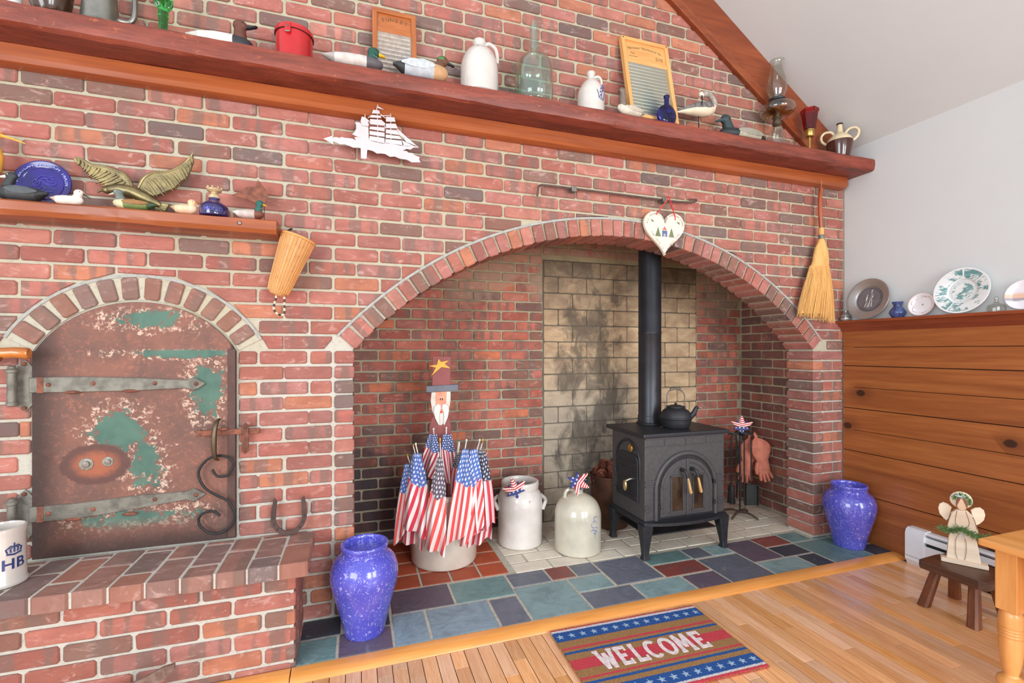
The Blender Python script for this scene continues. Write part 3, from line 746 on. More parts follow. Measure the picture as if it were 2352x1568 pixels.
# ---------------------------------------------------------------- iron oven door
def door_mat():
    t = NT('flaked_paint_iron'); c = t.coord(); s = t.sep(c)
    n1 = t.noise(c, 5.5, 5, .6, .8); n2 = t.noise(c, 60, 5, .7, .6); n3 = t.noise(t.vadd(c, (3.1, 1, 2.45)), 3.0, 5, .6, 1.0)
    rust = t.mix(t.step(n1, .3, .7), C(134, 90, 76), C(106, 78, 70))
    rust = t.mix(t.math('MULTIPLY', t.step(n2, .5, .7), .4), rust, C(190, 118, 96))
    # shape of the surviving paint
    inx = t.math('MULTIPLY', t.step(s[0], -.32, -.2), t.step(s[0], .33, .29))
    iny = t.math('MULTIPLY', t.step(s[2], .06, .14), t.step(s[2], .99, .96))
    band = t.math('SUBTRACT', 1.0, t.math('MULTIPLY', t.step(s[2], .8, .815), t.step(s[2], .865, .85)))
    ok = t.math('MULTIPLY', t.math('MULTIPLY', inx, iny), band)
    pm_ = None
    for cx, cz, rx, rz in ((.03, .93, .15, .045), (.245, .62, .075, .13), (-.06, .475, .1, .09), (.03, .34, .07, .11), (-.03, .115, .22, .05), (.15, .79, .2, .02)):
        dx = t.math('DIVIDE', t.math('SUBTRACT', s[0], cx), rx); dz = t.math('DIVIDE', t.math('SUBTRACT', s[2], cz), rz)
        f = t.math('SUBTRACT', 1.0, t.math('SQRT', t.math('ADD', t.math('MULTIPLY', dx, dx), t.math('MULTIPLY', dz, dz))))
        pm_ = f if pm_ is None else t.math('MAXIMUM', pm_, f)
    pm_ = t.math('MAXIMUM', pm_, -1.0)
    n4 = t.noise(c, 22, 5, .65, .8)
    paint = t.math('ADD', t.math('ADD', t.math('MULTIPLY', pm_, .17), .04), t.math('ADD', t.math('MULTIPLY', n3, .3), t.math('ADD', t.math('MULTIPLY', n2, .22), t.math('MULTIPLY', n4, .42))))
    g = t.math('MULTIPLY', t.step(paint, .54, .57), ok)
    w = t.math('MULTIPLY', t.math('MULTIPLY', t.step(paint, .45, .54), t.step(n2, .5, .58)), ok)
    col = t.mix(t.math('MULTIPLY', w, .8), rust, C(226, 196, 176))
    col = t.mix(g, col, t.mix(t.step(n1, .3, .7), C(84, 116, 102), C(66, 96, 86)))
    # oval bare patch round two old bolts, darker left, bottom and right rims
    ex = t.math('DIVIDE', t.math('ADD', s[0], .145), .115); ez = t.math('DIVIDE', t.math('SUBTRACT', s[2], .352), .08)
    e = t.math('ADD', t.math('ADD', t.math('MULTIPLY', ex, ex), t.math('MULTIPLY', ez, ez)), t.math('MULTIPLY', n2, .5))
    col = t.mix(t.step(e, 1.35, 1.15), col, t.mix(t.step(e, .35, .9), C(160, 92, 66), C(98, 66, 60)))
    edge = t.math('MAXIMUM', t.step(t.math('ADD', s[0], t.math('MULTIPLY', n1, .1)), -.17, -.28), t.step(t.math('ADD', s[2], t.math('MULTIPLY', n1, .12)), .17, .06))
    edge = t.math('MAXIMUM', edge, t.step(s[0], .318, .332))
    col = t.mix(t.math('MULTIPLY', edge, .85), col, C(48, 36, 34))
    t.bump(t.math('ADD', n2, t.math('MULTIPLY', g, .6)), .35, .003)
    return t.out(col, .7, .1)
dr = thing('oven_door', 'arched rusty iron oven door with flaking green paint and long strap hinges', 'oven door', (-.833, -.003, .419))
aR = OR_ - .006
pl = [(-.345, 0), (.345, 0)] + [(x - OC[0] - (-.833 - OC[0]), z - .419) for x, z in arcpts(OC, aR, 1.05, -1.05, 28)]
pl = [(-.345, 0), (.345, 0), (.345, .80)] + [(aR * math.sin(a) + .004, OC[1] - .419 + aR * math.cos(a)) for a in [lerp(1.05, -1.05, i / 28) for i in range(29)]] + [(-.345, .80)]
MB().prism(pl, -.006, .009, .002).obj('plate', door_mat(), dr)
MB().box(.315, .345, -.014, -.006, .005, .81, .003).obj('edge_strip', mt('dark_brown_iron', (92, 66, 60), .7, .2, bump=.3), dr)
def strap(z0, z1, zr):
    g = []
    pl = [(-.35, z0 - .03), (-.2, z0 - .031), (.0, lerp(z0, z1, .6) - .026), (.165, z1 - .017), (.19, z1 - .028), (.205, z1 - .022), (.236, z1), (.205, z1 + .022), (.19, z1 + .028), (.165, z1 + .017), (.0, lerp(z0, z1, .6) + .027), (-.2, z0 + .03), (-.35, z0 + .029)]
    o = MB().prism(pl, -.015, -.006, .0025).obj('hinge_strap', GREYI, dr)
    q = MB()
    for x, z in ((.2, z1), (.055, lerp(z0, z1, .7) + .003), (-.29, z0), (-.15, z0 + .002)):
        q.ell((x, -.015, z), (.0085, .006, .0085), 10, 6)
    q.obj('rivet', RUST, o, smooth=True)
    MB().box(-.325, -.305, -.0165, -.008, z0 - .031, z0 + .03, .001).obj('weld', RUST, o)
    for dx in (-.215, -.03):
        MB().ell((dx, -.013, z0 - .03), (.028, .008, .007), 10, 6).obj('weld', RUST, o, smooth=True)
    # pintle and wall plate
    MB().prism([(-.365, zr - .1), (-.345, zr - .075), (-.345, zr + .075), (-.365, zr + .1), (-.39, zr + .075), (-.39, zr - .075)], -.004, .002).obj('wall_plate', GREYI, dr)
    q = MB().lathe([(.012, -.075), (.017, -.072), (.017, -.06), (.014, -.058), (.014, .05), (.018, .053), (.018, .062), (.012, .068), (.012, .075), (.004, .079)], 16)
    q.obj('pintle', GREYI, dr, smooth=35, loc=(-.392, -.028, zr))
    for dz in (-.085, .083): MB().ell((-.368, -.005, zr + dz), (.009, .008, .008), 10, 6).obj('bolt', RUST, dr, smooth=True)
strap(.671, .664, .668); strap(.175, .2, .172)
o = MB().box(.2, .44, -.02, -.007, .445, .468, .003).obj('latch_bar', RUST, dr)
MB().prism([(.385, .36), (.398, .372), (.398, .48), (.385, .497), (.372, .48), (.372, .372)], -.028, -.0205, .002).obj('keeper', RUST, o)
MB().prism([(.195, .4565), (.215, .442), (.215, .471)], -.018, -.008).obj('bar_tip', GREYI, o)
q = MB(); q.ell((.385, -.028, .478), (.008, .005, .008), 10, 6); q.ell((.385, -.028, .378), (.007, .005, .007), 10, 6); q.ell((.3, -.021, .47), (.022, .007, .007), 10, 6)
q.obj('rivet', RUST, o, smooth=True)
hp = [(.285, -.008, .512), (.283, -.028, .508), (.279, -.044, .49), (.275, -.05, .455), (.274, -.05, .42), (.274, -.046, .38), (.276, -.034, .352), (.28, -.012, .34)]
MB().tube(smooth_prof(hp, 4), [.005 + .0055 * math.sin(PI * i / 28) for i in range(29)], 10).obj('handle', mt('bronze', (112, 98, 78), .4, .7, var=.15), dr, smooth=True)
q = MB()
q.lathe([(.028, 0), (.028, .003), (.018, .005), (.018, .0025)], 12)
for x, z, s in ((-.175, .355, 1.0), (-.105, .36, .8)):
    q = MB(); q.M = Matrix.Rotation(PI / 2, 4, 'X') @ Matrix.Scale(s, 4)
    q.lathe([(.026, 0), (.024, .003), (.014, .004), (.012, .009), (.004, .011)], 9).obj('old_bolt', mt('bare_zinc', (150, 142, 132), .5, .5, var=.2, scale=90), dr, loc=(x, -.006, z))
# scroll hook hung on the door handle
hk = thing('scroll_hook', 'black wrought iron S scroll hook hanging from the oven door handle', 'hook', (-.553, -.035, .45))
MB().tube([(x + .553, 0, z - .45) for x, z in smooth_prof(HOOK, 4)], .0052, 8).obj('scroll', IRON, hk, smooth=True)
MB().tube([(.011, -.004, .328), (.012, -.012, .336), (.012, -.016, .332)], .003, 6).obj('catch', IRON, hk, smooth=True)
# horseshoe leaning on the wall
hs = thing('horseshoe', 'worn brown iron horseshoe leaning upright on the brick ledge against the wall', 'horseshoe', (-.277, -.045, .4175), rx=R(-8))
pts = [(-.06 * math.cos(a) * (1.0 if math.sin(a) < 0 else 1 - .12 * math.sin(a)), 0, .075 - .068 * 1.05 * -math.sin(a) * (1 if a > 0 else 1.0)) for a in [lerp(.0, -PI, i / 16) for i in range(17)]]
pts = [(-.054, 0, .155), (-.06, 0, .12)] + [(-.062 * math.cos(a), 0, .078 - .069 * math.sin(a)) for a in [lerp(0, PI, i / 16) for i in range(17)]] + [(.06, 0, .12), (.054, 0, .155)]
pts = smooth_prof(pts, 2); n_ = len(pts)
q = MB(); q.ring_loft([[(p[0] + sx * (p[0] / max(math.hypot(p[0], p[2] - .085), .01)) * .010, sy * .0045, p[2] + sx * ((p[2] - .085) / max(math.hypot(p[0], p[2] - .085), .01)) * .010) for sx, sy in ((1, -1), (1, 1), (-1, 1), (-1, -1))] for p in pts])
q.obj('shoe', mt('old_iron', (92, 70, 64), .75, .3, var=.2, bump=.3), hs, smooth=30)
q = MB()
for k in (4, 8, 12, n_ - 13, n_ - 9, n_ - 5):
    p = pts[k]; q.box(p[0] - .003, p[0] + .003, -.0056, -.0044, p[2] - .004, p[2] + .004)
q.obj('nail_holes', BLACK, hs)

# ---------------------------------------------------------------- ship silhouette
sp = thing('ship_silhouette', 'white cut-metal sailing ship silhouette riding waves, hung under the mantel beam', 'wall decor', (.077, -.068, 2.09))
SW = mt('pale_metal', (200, 192, 194), .55, var=.03)
def rel(pl): return [(x - .077, z - 2.09) for x, z in pl]
MB().prism(rel(SHIP_HULL), -.0015, .0015).obj('hull_and_waves', SW, sp)
for s_ in SHIP_SAILS: MB().prism(rel(s_), -.0015, .0015).obj('sail', SW, sp)
q = MB()
for a, b in SHIP_BARS:
    (x0, z0), (x1, z1) = rel([a, b]); rod(q, (x0, 0, z0), (x1, 0, z1), .0019, 6)
q.obj('masts', SW, sp)
rod(MB(), (.0, .002, .07), (.0, .066, .07), .004).obj('wall_pin', GREYI, sp)

# ---------------------------------------------------------------- hanging rod, heart plaque
rd = thing('iron_rod', 'thin iron pot rod fixed to the brick above the arch', 'rod', (1.38, -.03, 2.08))
q = MB().tube(smooth_prof([(-.487, 0, -.058), (-.484, -.004, -.02), (-.47, 0, .0), (-.44, 0, .004), (-.28, 0, .004), (.3, 0, .0), (.44, 0, .003), (.5, -.0, .012), (.51, -.004, .02), (.497, -.006, .024), (.46, -.004, .018)], 5), .0055, 8)
q.obj('bar', mt('dull_iron', (104, 82, 76), .6, .5, var=.15), rd, smooth=True)
for x in (-.278, .29):
    b = MB().box(x - .018, x + .012, -.012, .026, -.014, .012, .003).obj('bracket', GREYI, rd)
    MB().tube([(x - .02, -.01, -.004), (x - .028, -.016, -.012), (x - .024, -.018, -.02)], .004, 6).obj('screw', IRON, b, smooth=True)
ht = thing('heart_plaque', 'cream wooden heart plaque with painted house and lettering, hung by red ribbon', 'plaque', (1.672, -.024, 1.765))
def heart(sc):
    out = []
    for i in range(49):
        a = 2 * PI * i / 48
        x = 16 * math.sin(a) ** 3; z = 13 * math.cos(a) - 5 * math.cos(2 * a) - 2 * math.cos(3 * a) - math.cos(4 * a)
        out.append((x * sc, (z + 17) * sc))
    return out[:-1]
MB().prism(heart(.0085), -.011, .008, .004).obj('board', mt('cream_wood', (228, 214, 194), .6, var=.03), ht)
HTXT = mt('faded_ink', (150, 132, 128), .7)
def put_text(q, s_, size, x, z, rot, y=-.0118, bold=0):
    vs, fs = text_mesh(s_, size, .0003, bold)
    q.M = Matrix.Translation((x, y, z)) @ Matrix.Rotation(-rot, 4, 'Y') @ Matrix.Rotation(PI / 2, 4, 'X'); q.add(vs, fs); q.M = Matrix()
q = MB()
def along(q, s_, pts, size, bold=.0, y=-.0118):
    L = [0]
    for i in range(len(pts) - 1): L.append(L[-1] + math.dist(pts[i], pts[i + 1]))
    for k, ch in enumerate(s_):
        d = L[-1] * (k + .5) / len(s_)
        i = next(j for j in range(len(L) - 1) if L[j + 1] >= d - 1e-9)
        f = (d - L[i]) / max(L[i + 1] - L[i], 1e-9)
        a, b = pts[i], pts[i + 1]
        if ch != ' ': put_text(q, ch, size, lerp(a[0], b[0], f), lerp(a[1], b[1], f), math.atan2(b[1] - a[1], b[0] - a[0]), y, bold)
hh = heart(.0075); hh = [(x, z + .014) for x, z in hh]
lft = [hh[i] for i in range(36, 48)] + [hh[0]]; rgt = [hh[i] for i in range(0, 13)]
along(q, 'ALL HEARTS COME', smooth_prof(lft[0:12], 2), .0165)
along(q, 'HOME FOR CHRISTMAS', smooth_prof(rgt[1:], 2), .0155)
along(q, 'FOR LOVE IS', [(-.095, .13), (-.01, .035)], .015)
along(q, 'ALWAYS TIME', [(.015, .036), (.098, .13)], .015)
q.obj('lettering', HTXT, ht)
TREE = mt('tree_green', (116, 128, 92), .7); HB = mt('house_blue', (92, 110, 150), .7); HR = mt('house_red', (206, 112, 98), .7)
for dx in (-.047, .043): MB().prism([(dx - .019, .105), (dx + .019, .105), (dx, .158)], -.0118, -.0112).obj('painted_tree', TREE, ht)
MB().prism([(-.02, .105), (.014, .105), (.014, .14), (-.02, .14)], -.0118, -.0112).obj('painted_house', HB, ht)
MB().prism([(-.018, .143), (.012, .143), (-.003, .165)], -.0118, -.0112).obj('painted_roof', HR, ht)
MB().prism([(-.009, .105), (.001, .105), (.001, .121), (-.009, .121)], -.0122, -.0117).obj('painted_door', WHITE, ht)
MB().prism([(-.0065, .106), (-.0015, .106), (-.0015, .119), (-.0065, .119)], -.0126, -.0121).obj('painted_door', HR, ht)
for sgn in (-1, 1):
    q = MB()
    for a in (.2, 1.0, 1.9): q.prism([(sgn * (.088) + .013 * math.cos(a) * k - .004 * math.sin(a) * j, .185 + .013 * math.sin(a) * k + .004 * math.cos(a) * j) for k, j in ((.1, 0), (.6, 1), (1.2, 0), (.6, -1))], -.0118, -.0112)
    q.obj('painted_sprig', TREE, ht)
rbm = mt('red_ribbon', (216, 44, 40), .5)
q = MB()
for a, b in (((-.06, -.012, .226), (-.004, -.046, .315)), ((.066, -.012, .226), (.004, -.046, .315))): rod(q, a, b, .0032, 6)
q.tube([(-.004, -.046, .315), (-.001, -.04, .326), (.004, -.046, .315)], .003, 6); rod(q, (.066, -.0125, .23), (.068, -.0125, .205), .003, 6)
q.obj('ribbon', rbm, ht)

# ---------------------------------------------------------------- broom
br = thing('corn_broom', 'straw broom with brown lacquered handle hanging on the brick beside the grey wall', 'broom', (2.84, -.05, 1.43))
hp = smooth_prof([(.03 + -.02, 0, .84), (.0, 0, .76), (.005, 0, .66), (.012, 0, .575)], 4)
MB().tube(hp, .0125, 12).obj('handle', wood('broom_handle', (176, 84, 34), (140, 60, 24), .3, axis=2, coat=.4), br, smooth=True)
STRAW = wood('straw', (232, 186, 116), (206, 154, 86), .7, axis=2, fine=150, stretch=8)
q = MB().lathe([(.0135, .5), (.0155, .515), (.0155, .58), (.0135, .585)], 14, (.012, 0)); q.obj('sleeve', STRAW, br, smooth=35)
MB().lathe([(.017, .512), (.0175, .516), (.0175, .536), (.017, .54)], 14, (.013, 0)).obj('wire_band', GREYI, br, smooth=35)
secs = [(.512, .013, .017, .015), (.49, .013, .028, .02), (.45, .012, .05, .026), (.41, .01, .06, .028), (.365, .007, .066, .03), (.355, .004, .069, .029), (.33, -.002, .078, .028)]
q = MB(); q.ring_loft([[(cx + rx * math.cos(2 * PI * j / 24), ry * math.sin(2 * PI * j / 24), z) for j in range(24)] for z, cx, rx, ry in secs]); q.obj('shoulder', STRAW, br, smooth=60)
q = MB(); q.ring_loft([[(cx + rx * math.cos(2 * PI * j / 24), ry * math.sin(2 * PI * j / 24), z + .012 * math.cos(2 * PI * j / 24)) for j in range(24)] for z, cx, rx, ry in [(.292, -.006, .0895, .0285), (.287, -.0065, .0905, .029), (.283, -.007, .0905, .028)]]); q.obj('stitching', mt('brown_twine', (112, 64, 34), .8), br)
q = MB(); q.ring_loft([[(cx + rx * math.cos(2 * PI * j / 24), ry * math.sin(2 * PI * j / 24), z) for j in range(24)] for z, cx, rx, ry in [(.33, -.002, .078, .027), (.2, -.012, .105, .026), (.08, -.024, .13, .022), (.03, -.03, .14, .018)]]); q.obj('bristle_core', STRAW, br, smooth=60)
rg = random.Random(2); q = MB()
for i in range(420):
    a = rg.uniform(0, 2 * PI); k = rg.uniform(.75, 1.02)
    p0 = Vector((-.002 + .078 * k * math.cos(a), .028 * math.sin(a), .335)); p2 = Vector((-.03 + .158 * k * math.cos(a) + rg.uniform(-.006, .006), .026 * math.sin(a), rg.uniform(-.012, .03) + .02 * math.cos(a) * -1))
    p1 = (p0 + p2) / 2 + Vector((math.cos(a) * .006, math.sin(a) * .008 - .002, 0))
    q.tube([p0, p1, p2], [.0014, .0014, .0009], 3)
tag(q.obj('bristles', STRAW, br), kind='stuff')
MB().tube([(.01, 0, .835), (.0, -.012, .86), (-.008, -.014, .885), (.0, -.014, .87), (.014, 0, .845)], .0012, 5).obj('hang_loop', mt('twine', (190, 150, 90), .9), br)

# ---------------------------------------------------------------- woven basket with beads
bk = thing('wall_basket', 'tapered honey-coloured woven basket hanging from the end of the beam shelf', 'basket', (-.32, -.07, 1.462), ry=R(19))
def weave_mat():
    t = NT('wicker'); c = t.coord(); s = t.sep(c)
    a = t.math('ARCTAN2', s[1], s[0])
    ck = t.math('MULTIPLY', t.math('SINE', t.math('MULTIPLY', a, 30.0)), t.math('SINE', t.math('MULTIPLY', s[2], 1300.0)))
    col = t.mix(t.step(ck, -.6, .6), C(206, 134, 76), C(240, 188, 126))
    col = t.mix(t.math('MULTIPLY', t.step(t.noise(c, 30, 3), .5, .7), .4), col, C(176, 96, 46))
    t.bump(ck, .6, .003); return t.out(col, .5, 0, Coat_Weight=.2)
WICK = weave_mat()
prof = [(.006, .004), (.03, .0), (.04, .012), (.046, .05), (.055, .14), (.066, .24), (.068, .258), (.064, .258), (.052, .14), (.042, .05), (.03, .012), (.004, .012)]
MB().lathe(prof, 30).obj('body', WICK, bk, smooth=50)
CANE = mt('cane', (226, 162, 96), .5, var=.1)
for i in range(30):
    a = 2 * PI * i / 30
    if i == 0: me0 = MB().tube([(.0405, 0, .012), (.047, 0, .05), (.0562, 0, .14), (.067, 0, .24), (.0685, 0, .256)], .0018, 5).mesh('stake', CANE, True)
    o = bpy.data.objects.new('stake', me0); COL.objects.link(o); o.parent = bk; o.rotation_euler = (0, 0, a)
MB().tube([(.068 * math.cos(2 * PI * i / 32), .068 * math.sin(2 * PI * i / 32), .26) for i in range(32)], .0058, 8, True).obj('rim', CANE, bk, smooth=True)
MB().tube([(.024 * math.cos(2 * PI * i / 20), .024 * math.sin(2 * PI * i / 20), .001) for i in range(20)], .003, 6, True).obj('foot_ring', CANE, bk, smooth=True)
WB_, BB_ = mt('bone_bead', (236, 218, 180), .4), mt('black_bead', (38, 36, 38), .4)
bd = thing('bead_loop', 'loop of black and bone beads dangling below the woven basket', 'beads', (-.305, -.07, 1.372))
path = smooth_prof([(-.017, 0, .087), (-.02, 0, .07), (-.026, 0, .045), (-.027, 0, .03), (-.02, 0, .014), (-.004, 0, .003), (.008, 0, .004), (.014, 0, .016), (.014, 0, .05), (.013, 0, .096)], 8)
L = [0]
for i in range(len(path) - 1): L.append(L[-1] + math.dist(path[i], path[i + 1]))
nb = 16
mb_ = [MB().lathe([(.001, -.0065), (.0035, -.006), (.0045, 0), (.0035, .006), (.001, .0065)], 10).mesh('bead', m, True) for m in (WB_, BB_)]
for k in range(nb):
    d = L[-1] * (k + .5) / nb; i = next(j for j in range(len(L) - 1) if L[j + 1] >= d)
    a, b = Vector(path[i]), Vector(path[i + 1])
    o = bpy.data.objects.new('bead', mb_[k % 2]); COL.objects.link(o); o.parent = bd; o.location = a.lerp(b, (d - L[i]) / (L[i + 1] - L[i]))
    o.rotation_euler = (b - a).to_track_quat('Z', 'Y').to_euler()
MB().tube(path, .001, 5).obj('cord', BB_, bd)
MB().tube(smooth_prof([(-.055, .02, .272), (-.052, .04, .29), (-.05, .06, .3)], 3), .005, 6).obj('strap', BB_, bk, smooth=True)

# ---------------------------------------------------------------- stoneware and vases
def glaze(name, c1, c2, speck=None, rough=.18, band=0):
    t = NT(name); c = t.coord(); s = t.sep(c)
    n1 = t.noise(c, 9, 4); col = t.mix(t.step(n1, .3, .7), C(*c1), C(*c2))
    if speck:
        vo = t.noise(t.vmul(c, (1, 1, .75)), 75, 3, .5, 1.4)
        col = t.mix(t.math('MULTIPLY', t.step(vo, .6, .67), .75), col, C(*speck))
        col = t.mix(t.math('MULTIPLY', t.step(t.noise(c, 130, 2), .66, .7), .5), col, C(232, 226, 240))
    else: t.bump(t.noise(t.vmul(c, (1, 1, 22)), 6, 2), .05, .004)
    return t.out(col, rough, 0, Coat_Weight=.5, Coat_Roughness=.06)
VASE = glaze('blue_speckle', (92, 90, 196), (76, 78, 184), (176, 176, 230))
STONE = glaze('stoneware_grey', (226, 220, 214), (212, 204, 198))
STONET = glaze('stoneware_tan', (210, 202, 184), (192, 186, 170))
STONEC = glaze('stoneware_cream', (224, 212, 198), (208, 196, 182))
JUGW = glaze('jug_white', (208, 199, 192), (196, 188, 182))
vp = smooth_prof([(.078, 0), (.085, .004), (.094, .05), (.118, .14), (.139, .22), (.142, .27), (.128, .315), (.104, .338), (.096, .345), (.096, .362), (.1, .372), (.1, .382), (.094, .387), (.086, .38), (.084, .35), (.09, .33), (.11, .3), (.12, .25), (.08, .05), (.02, .03)], 4)
v1 = thing('floor_vase', 'tall speckled cobalt blue pottery vase on the slate beside the brick ledge', 'vase', (.038, -.147, 0), group='pair of speckled blue floor vases')
MB().lathe(vp, 48).obj('pot', VASE, v1, smooth=60)
MB().lathe([(.097, .343), (.0985, .345), (.0985, .349), (.097, .351)], 48).obj('neck_ring', VASE, v1, smooth=True)
dup(v1, (2.945, -.162, 0), .6, 'tall speckled cobalt blue pottery vase in the corner by the wooden panelling')
ck = thing('wide_crock', 'wide low cream stoneware crock holding the little flags', 'crock', (.497, .465, 0))
MB().lathe([(.172, 0), (.186, .004), (.192, .02), (.196, .38), (.204, .385), (.204, .41), (.196, .415), (.186, .41), (.182, .38), (.178, .04), (.02, .03)], 56).obj('pot', STONEC, ck, smooth=35)
ch = thing('churn_jar', 'tall pale stoneware churn jar with two ear handles on the firebrick floor', 'crock', (.997, .535, 0))
MB().lathe(smooth_prof([(.125, 0), (.136, .006), (.14, .03), (.142, .18), (.143, .26), (.135, .31), (.117, .338), (.112, .345), (.118, .35), (.12, .385), (.116, .395), (.106, .394), (.102, .36), (.12, .3), (.12, .04), (.02, .03)], 3), 48).obj('pot', STONE, ch, smooth=50)
for sg in (-1, 1):
    q = MB(); q.M = Matrix.Rotation(R(-15), 4, 'Z')
    q.tube(smooth_prof([(sg * .136, .035, .29), (sg * .158, .02, .275), (sg * .165, 0, .262), (sg * .158, -.02, .255), (sg * .14, -.04, .22)], 4), [.012] * 17, 8).obj('ear', STONE, ch, smooth=True)
def on_surface(q, pts, r, prof_r, w, seg=5): pass
def wrap(cx, rad, zc, pts, q, r, yoff=.0012):
    """draw a line on a round pot; pts in (arc metres, z)"""
    v = []
    for s_, z in pts:
        rr = rad(z) + yoff; a = cx + s_ / rr
        v.append((rr * math.sin(a), -rr * math.cos(a), z))
    q.tube(v, r, 5)
jg = thing('whiskey_jug', 'tan five gallon stoneware jug with a blue five and bee sting mark', 'jug', (1.3, .325, 0))
jp = smooth_prof([(.128, 0), (.139, .006), (.141, .03), (.143, .2), (.138, .25), (.118, .295), (.085, .325), (.05, .342), (.036, .348), (.032, .36), (.034, .372), (.03, .376), (.02, .374), (.018, .35)], 4)
MB().lathe(jp, 48).obj('pot', STONET, jg, smooth=60)
MB().tube(smooth_prof([(-.034, .0, .365), (-.055, .0, .375), (-.08, 0, .36), (-.088, 0, .325)], 4), .0105, 8).obj('handle', STONET, jg, smooth=True)
q = MB(); rf = lambda z: .1415
wrap(.28, rf, 0, [(.0, .24), (-.003, .195)], q, .0025); wrap(.28, rf, 0, [(.0, .232), (.015, .238), (.028, .232)], q, .0022)
wrap(.28, rf, 0, [(-.0 + .021 * math.sin(a), .194 + .02 * math.cos(a)) for a in [lerp(-.3, 2 * PI - .5, i / 20) for i in range(21)]], q, .0022)
wrap(.28, rf, 0, [(-.022, .158), (-.012, .164), (.004, .16), (.01, .15)], q, .0032); wrap(.28, rf, 0, [(.016, .172), (.026, .17), (.03, .163)], q, .003)
wrap(.28, rf, 0, [(.01 + .009 * math.sin(a), .146 + .009 * math.cos(a)) for a in [2 * PI * i / 12 for i in range(13)]], q, .0045); wrap(.28, rf, 0, [(.008, .13), (.006, .112)], q, .0014)
q.obj('blue_mark', mt('pale_cobalt', (132, 146, 180), .35), jg, smooth=True)
q = MB(); wrap(.12, lambda z: .1385, 0, [(-.012, .3), (.002, .302), (-.006, .286), (.004, .28), (.004, .266), (-.006, .262), (-.012, .268)], q, .0012)
q.obj('incised_mark', mt('incised_grey', (150, 148, 146), .5), ch, smooth=True)
# ---------------------------------------------------------------- beer stein on the ledge
st = thing('beer_stein', 'white stoneware mug with blue crown and lettering on the brick ledge', 'mug', (-1.162, -.2, .4175))
MB().lathe([(.066, 0), (.068, .003), (.067, .012), (.063, .02), (.061, .17), (.064, .185), (.064, .195), (.058, .197), (.055, .18), (.055, .02), (.01, .015)], 36).obj('body', JUGW, st, smooth=40)
MB().tube(smooth_prof([(-.06, 0, .16), (-.1, 0, .155), (-.108, 0, .1), (-.095, 0, .05), (-.06, 0, .045)], 4), .009, 8).obj('handle', JUGW, st, smooth=True)
NAVY = mt('navy_print', (50, 62, 118), .3)
q = MB()
def wrap_text(q, s_, size, rad, a0, z, bold=0):
    vs, fs = text_mesh(s_, size, .0004, bold)
    q.add([((rad + y3) * math.sin(a0 + x / rad), -(rad + y3) * math.cos(a0 + x / rad), z + y) for x, y, y3 in vs], fs)
A0 = 1.0
wrap_text(q, 'HB', .05, .0628, A0, .075, .001); q.obj('lettering', NAVY, st)
q = MB(); rf = lambda z: .0625
wrap(A0, rf, 0, [(-.02, .112), (0, .108), (.02, .112)], q, .003); 
for i in range(-2, 3):
    wrap(A0, rf, 0, [(i * .009, .116), (i * .011, .128), (i * .006, .134)], q, .0022)
wrap(A0, rf, 0, [(-.022, .127), (-.01, .138), (0, .134), (.01, .138), (.022, .127)], q, .0018); wrap(A0, rf, 0, [(0, .134), (0, .147)], q, .002)
q.obj('crown', NAVY, st, smooth=True)
# wooden branch end and rusty tool at the left edge
lg = thing('wood_branch', 'polished cut branch with a knot, standing out beside the oven arch', 'branch', (-1.23, -.1, 1.212))
MB().loft_x([(-.12, 0, 0, .02, .02), (-.04, .0, .002, .021, .022), (.0, 0, -.002, .021, .021), (.05, 0, .003, .02, .02), (.085, 0, .0, .021, .021), (.092, 0, .0, .017, .017)], 14).obj('limb', wood('branch_wood', (206, 128, 54), (150, 78, 28), .25, axis=0, fine=70, coat=.6), lg, smooth=50)
MB().ell((-.0, -.012, -.02), (.022, .016, .016), 12, 8).obj('knot', wood('branch_knot', (150, 80, 34), (96, 46, 20), .3, axis=2, coat=.5), lg, smooth=True)
tl = thing('metal_tool', 'rusty curved iron tool end leaning in front of the brick ledge', 'tool', (-.66, -.405, -.015))
sec = [(-.16, 0, .036, .006, .05), (-.08, 0, .075, .006, .04), (-.02, 0, .105, .006, .03), (.04, 0, .14, .005, .02), (.072, 0, .157, .004, .008)]
MB().ring_loft([[(x, y_, z + s_ * w) for y_, s_ in ((-.006, -1), (-.006, 1), (.006, 1), (.006, -1))] for x, _, z, t_, w in sec]).obj('blade', mt('rusty_blade', (146, 124, 114), .6, .4, var=.2, scale=40, bump=.3, rgb2=(110, 86, 78)), tl, smooth=30)

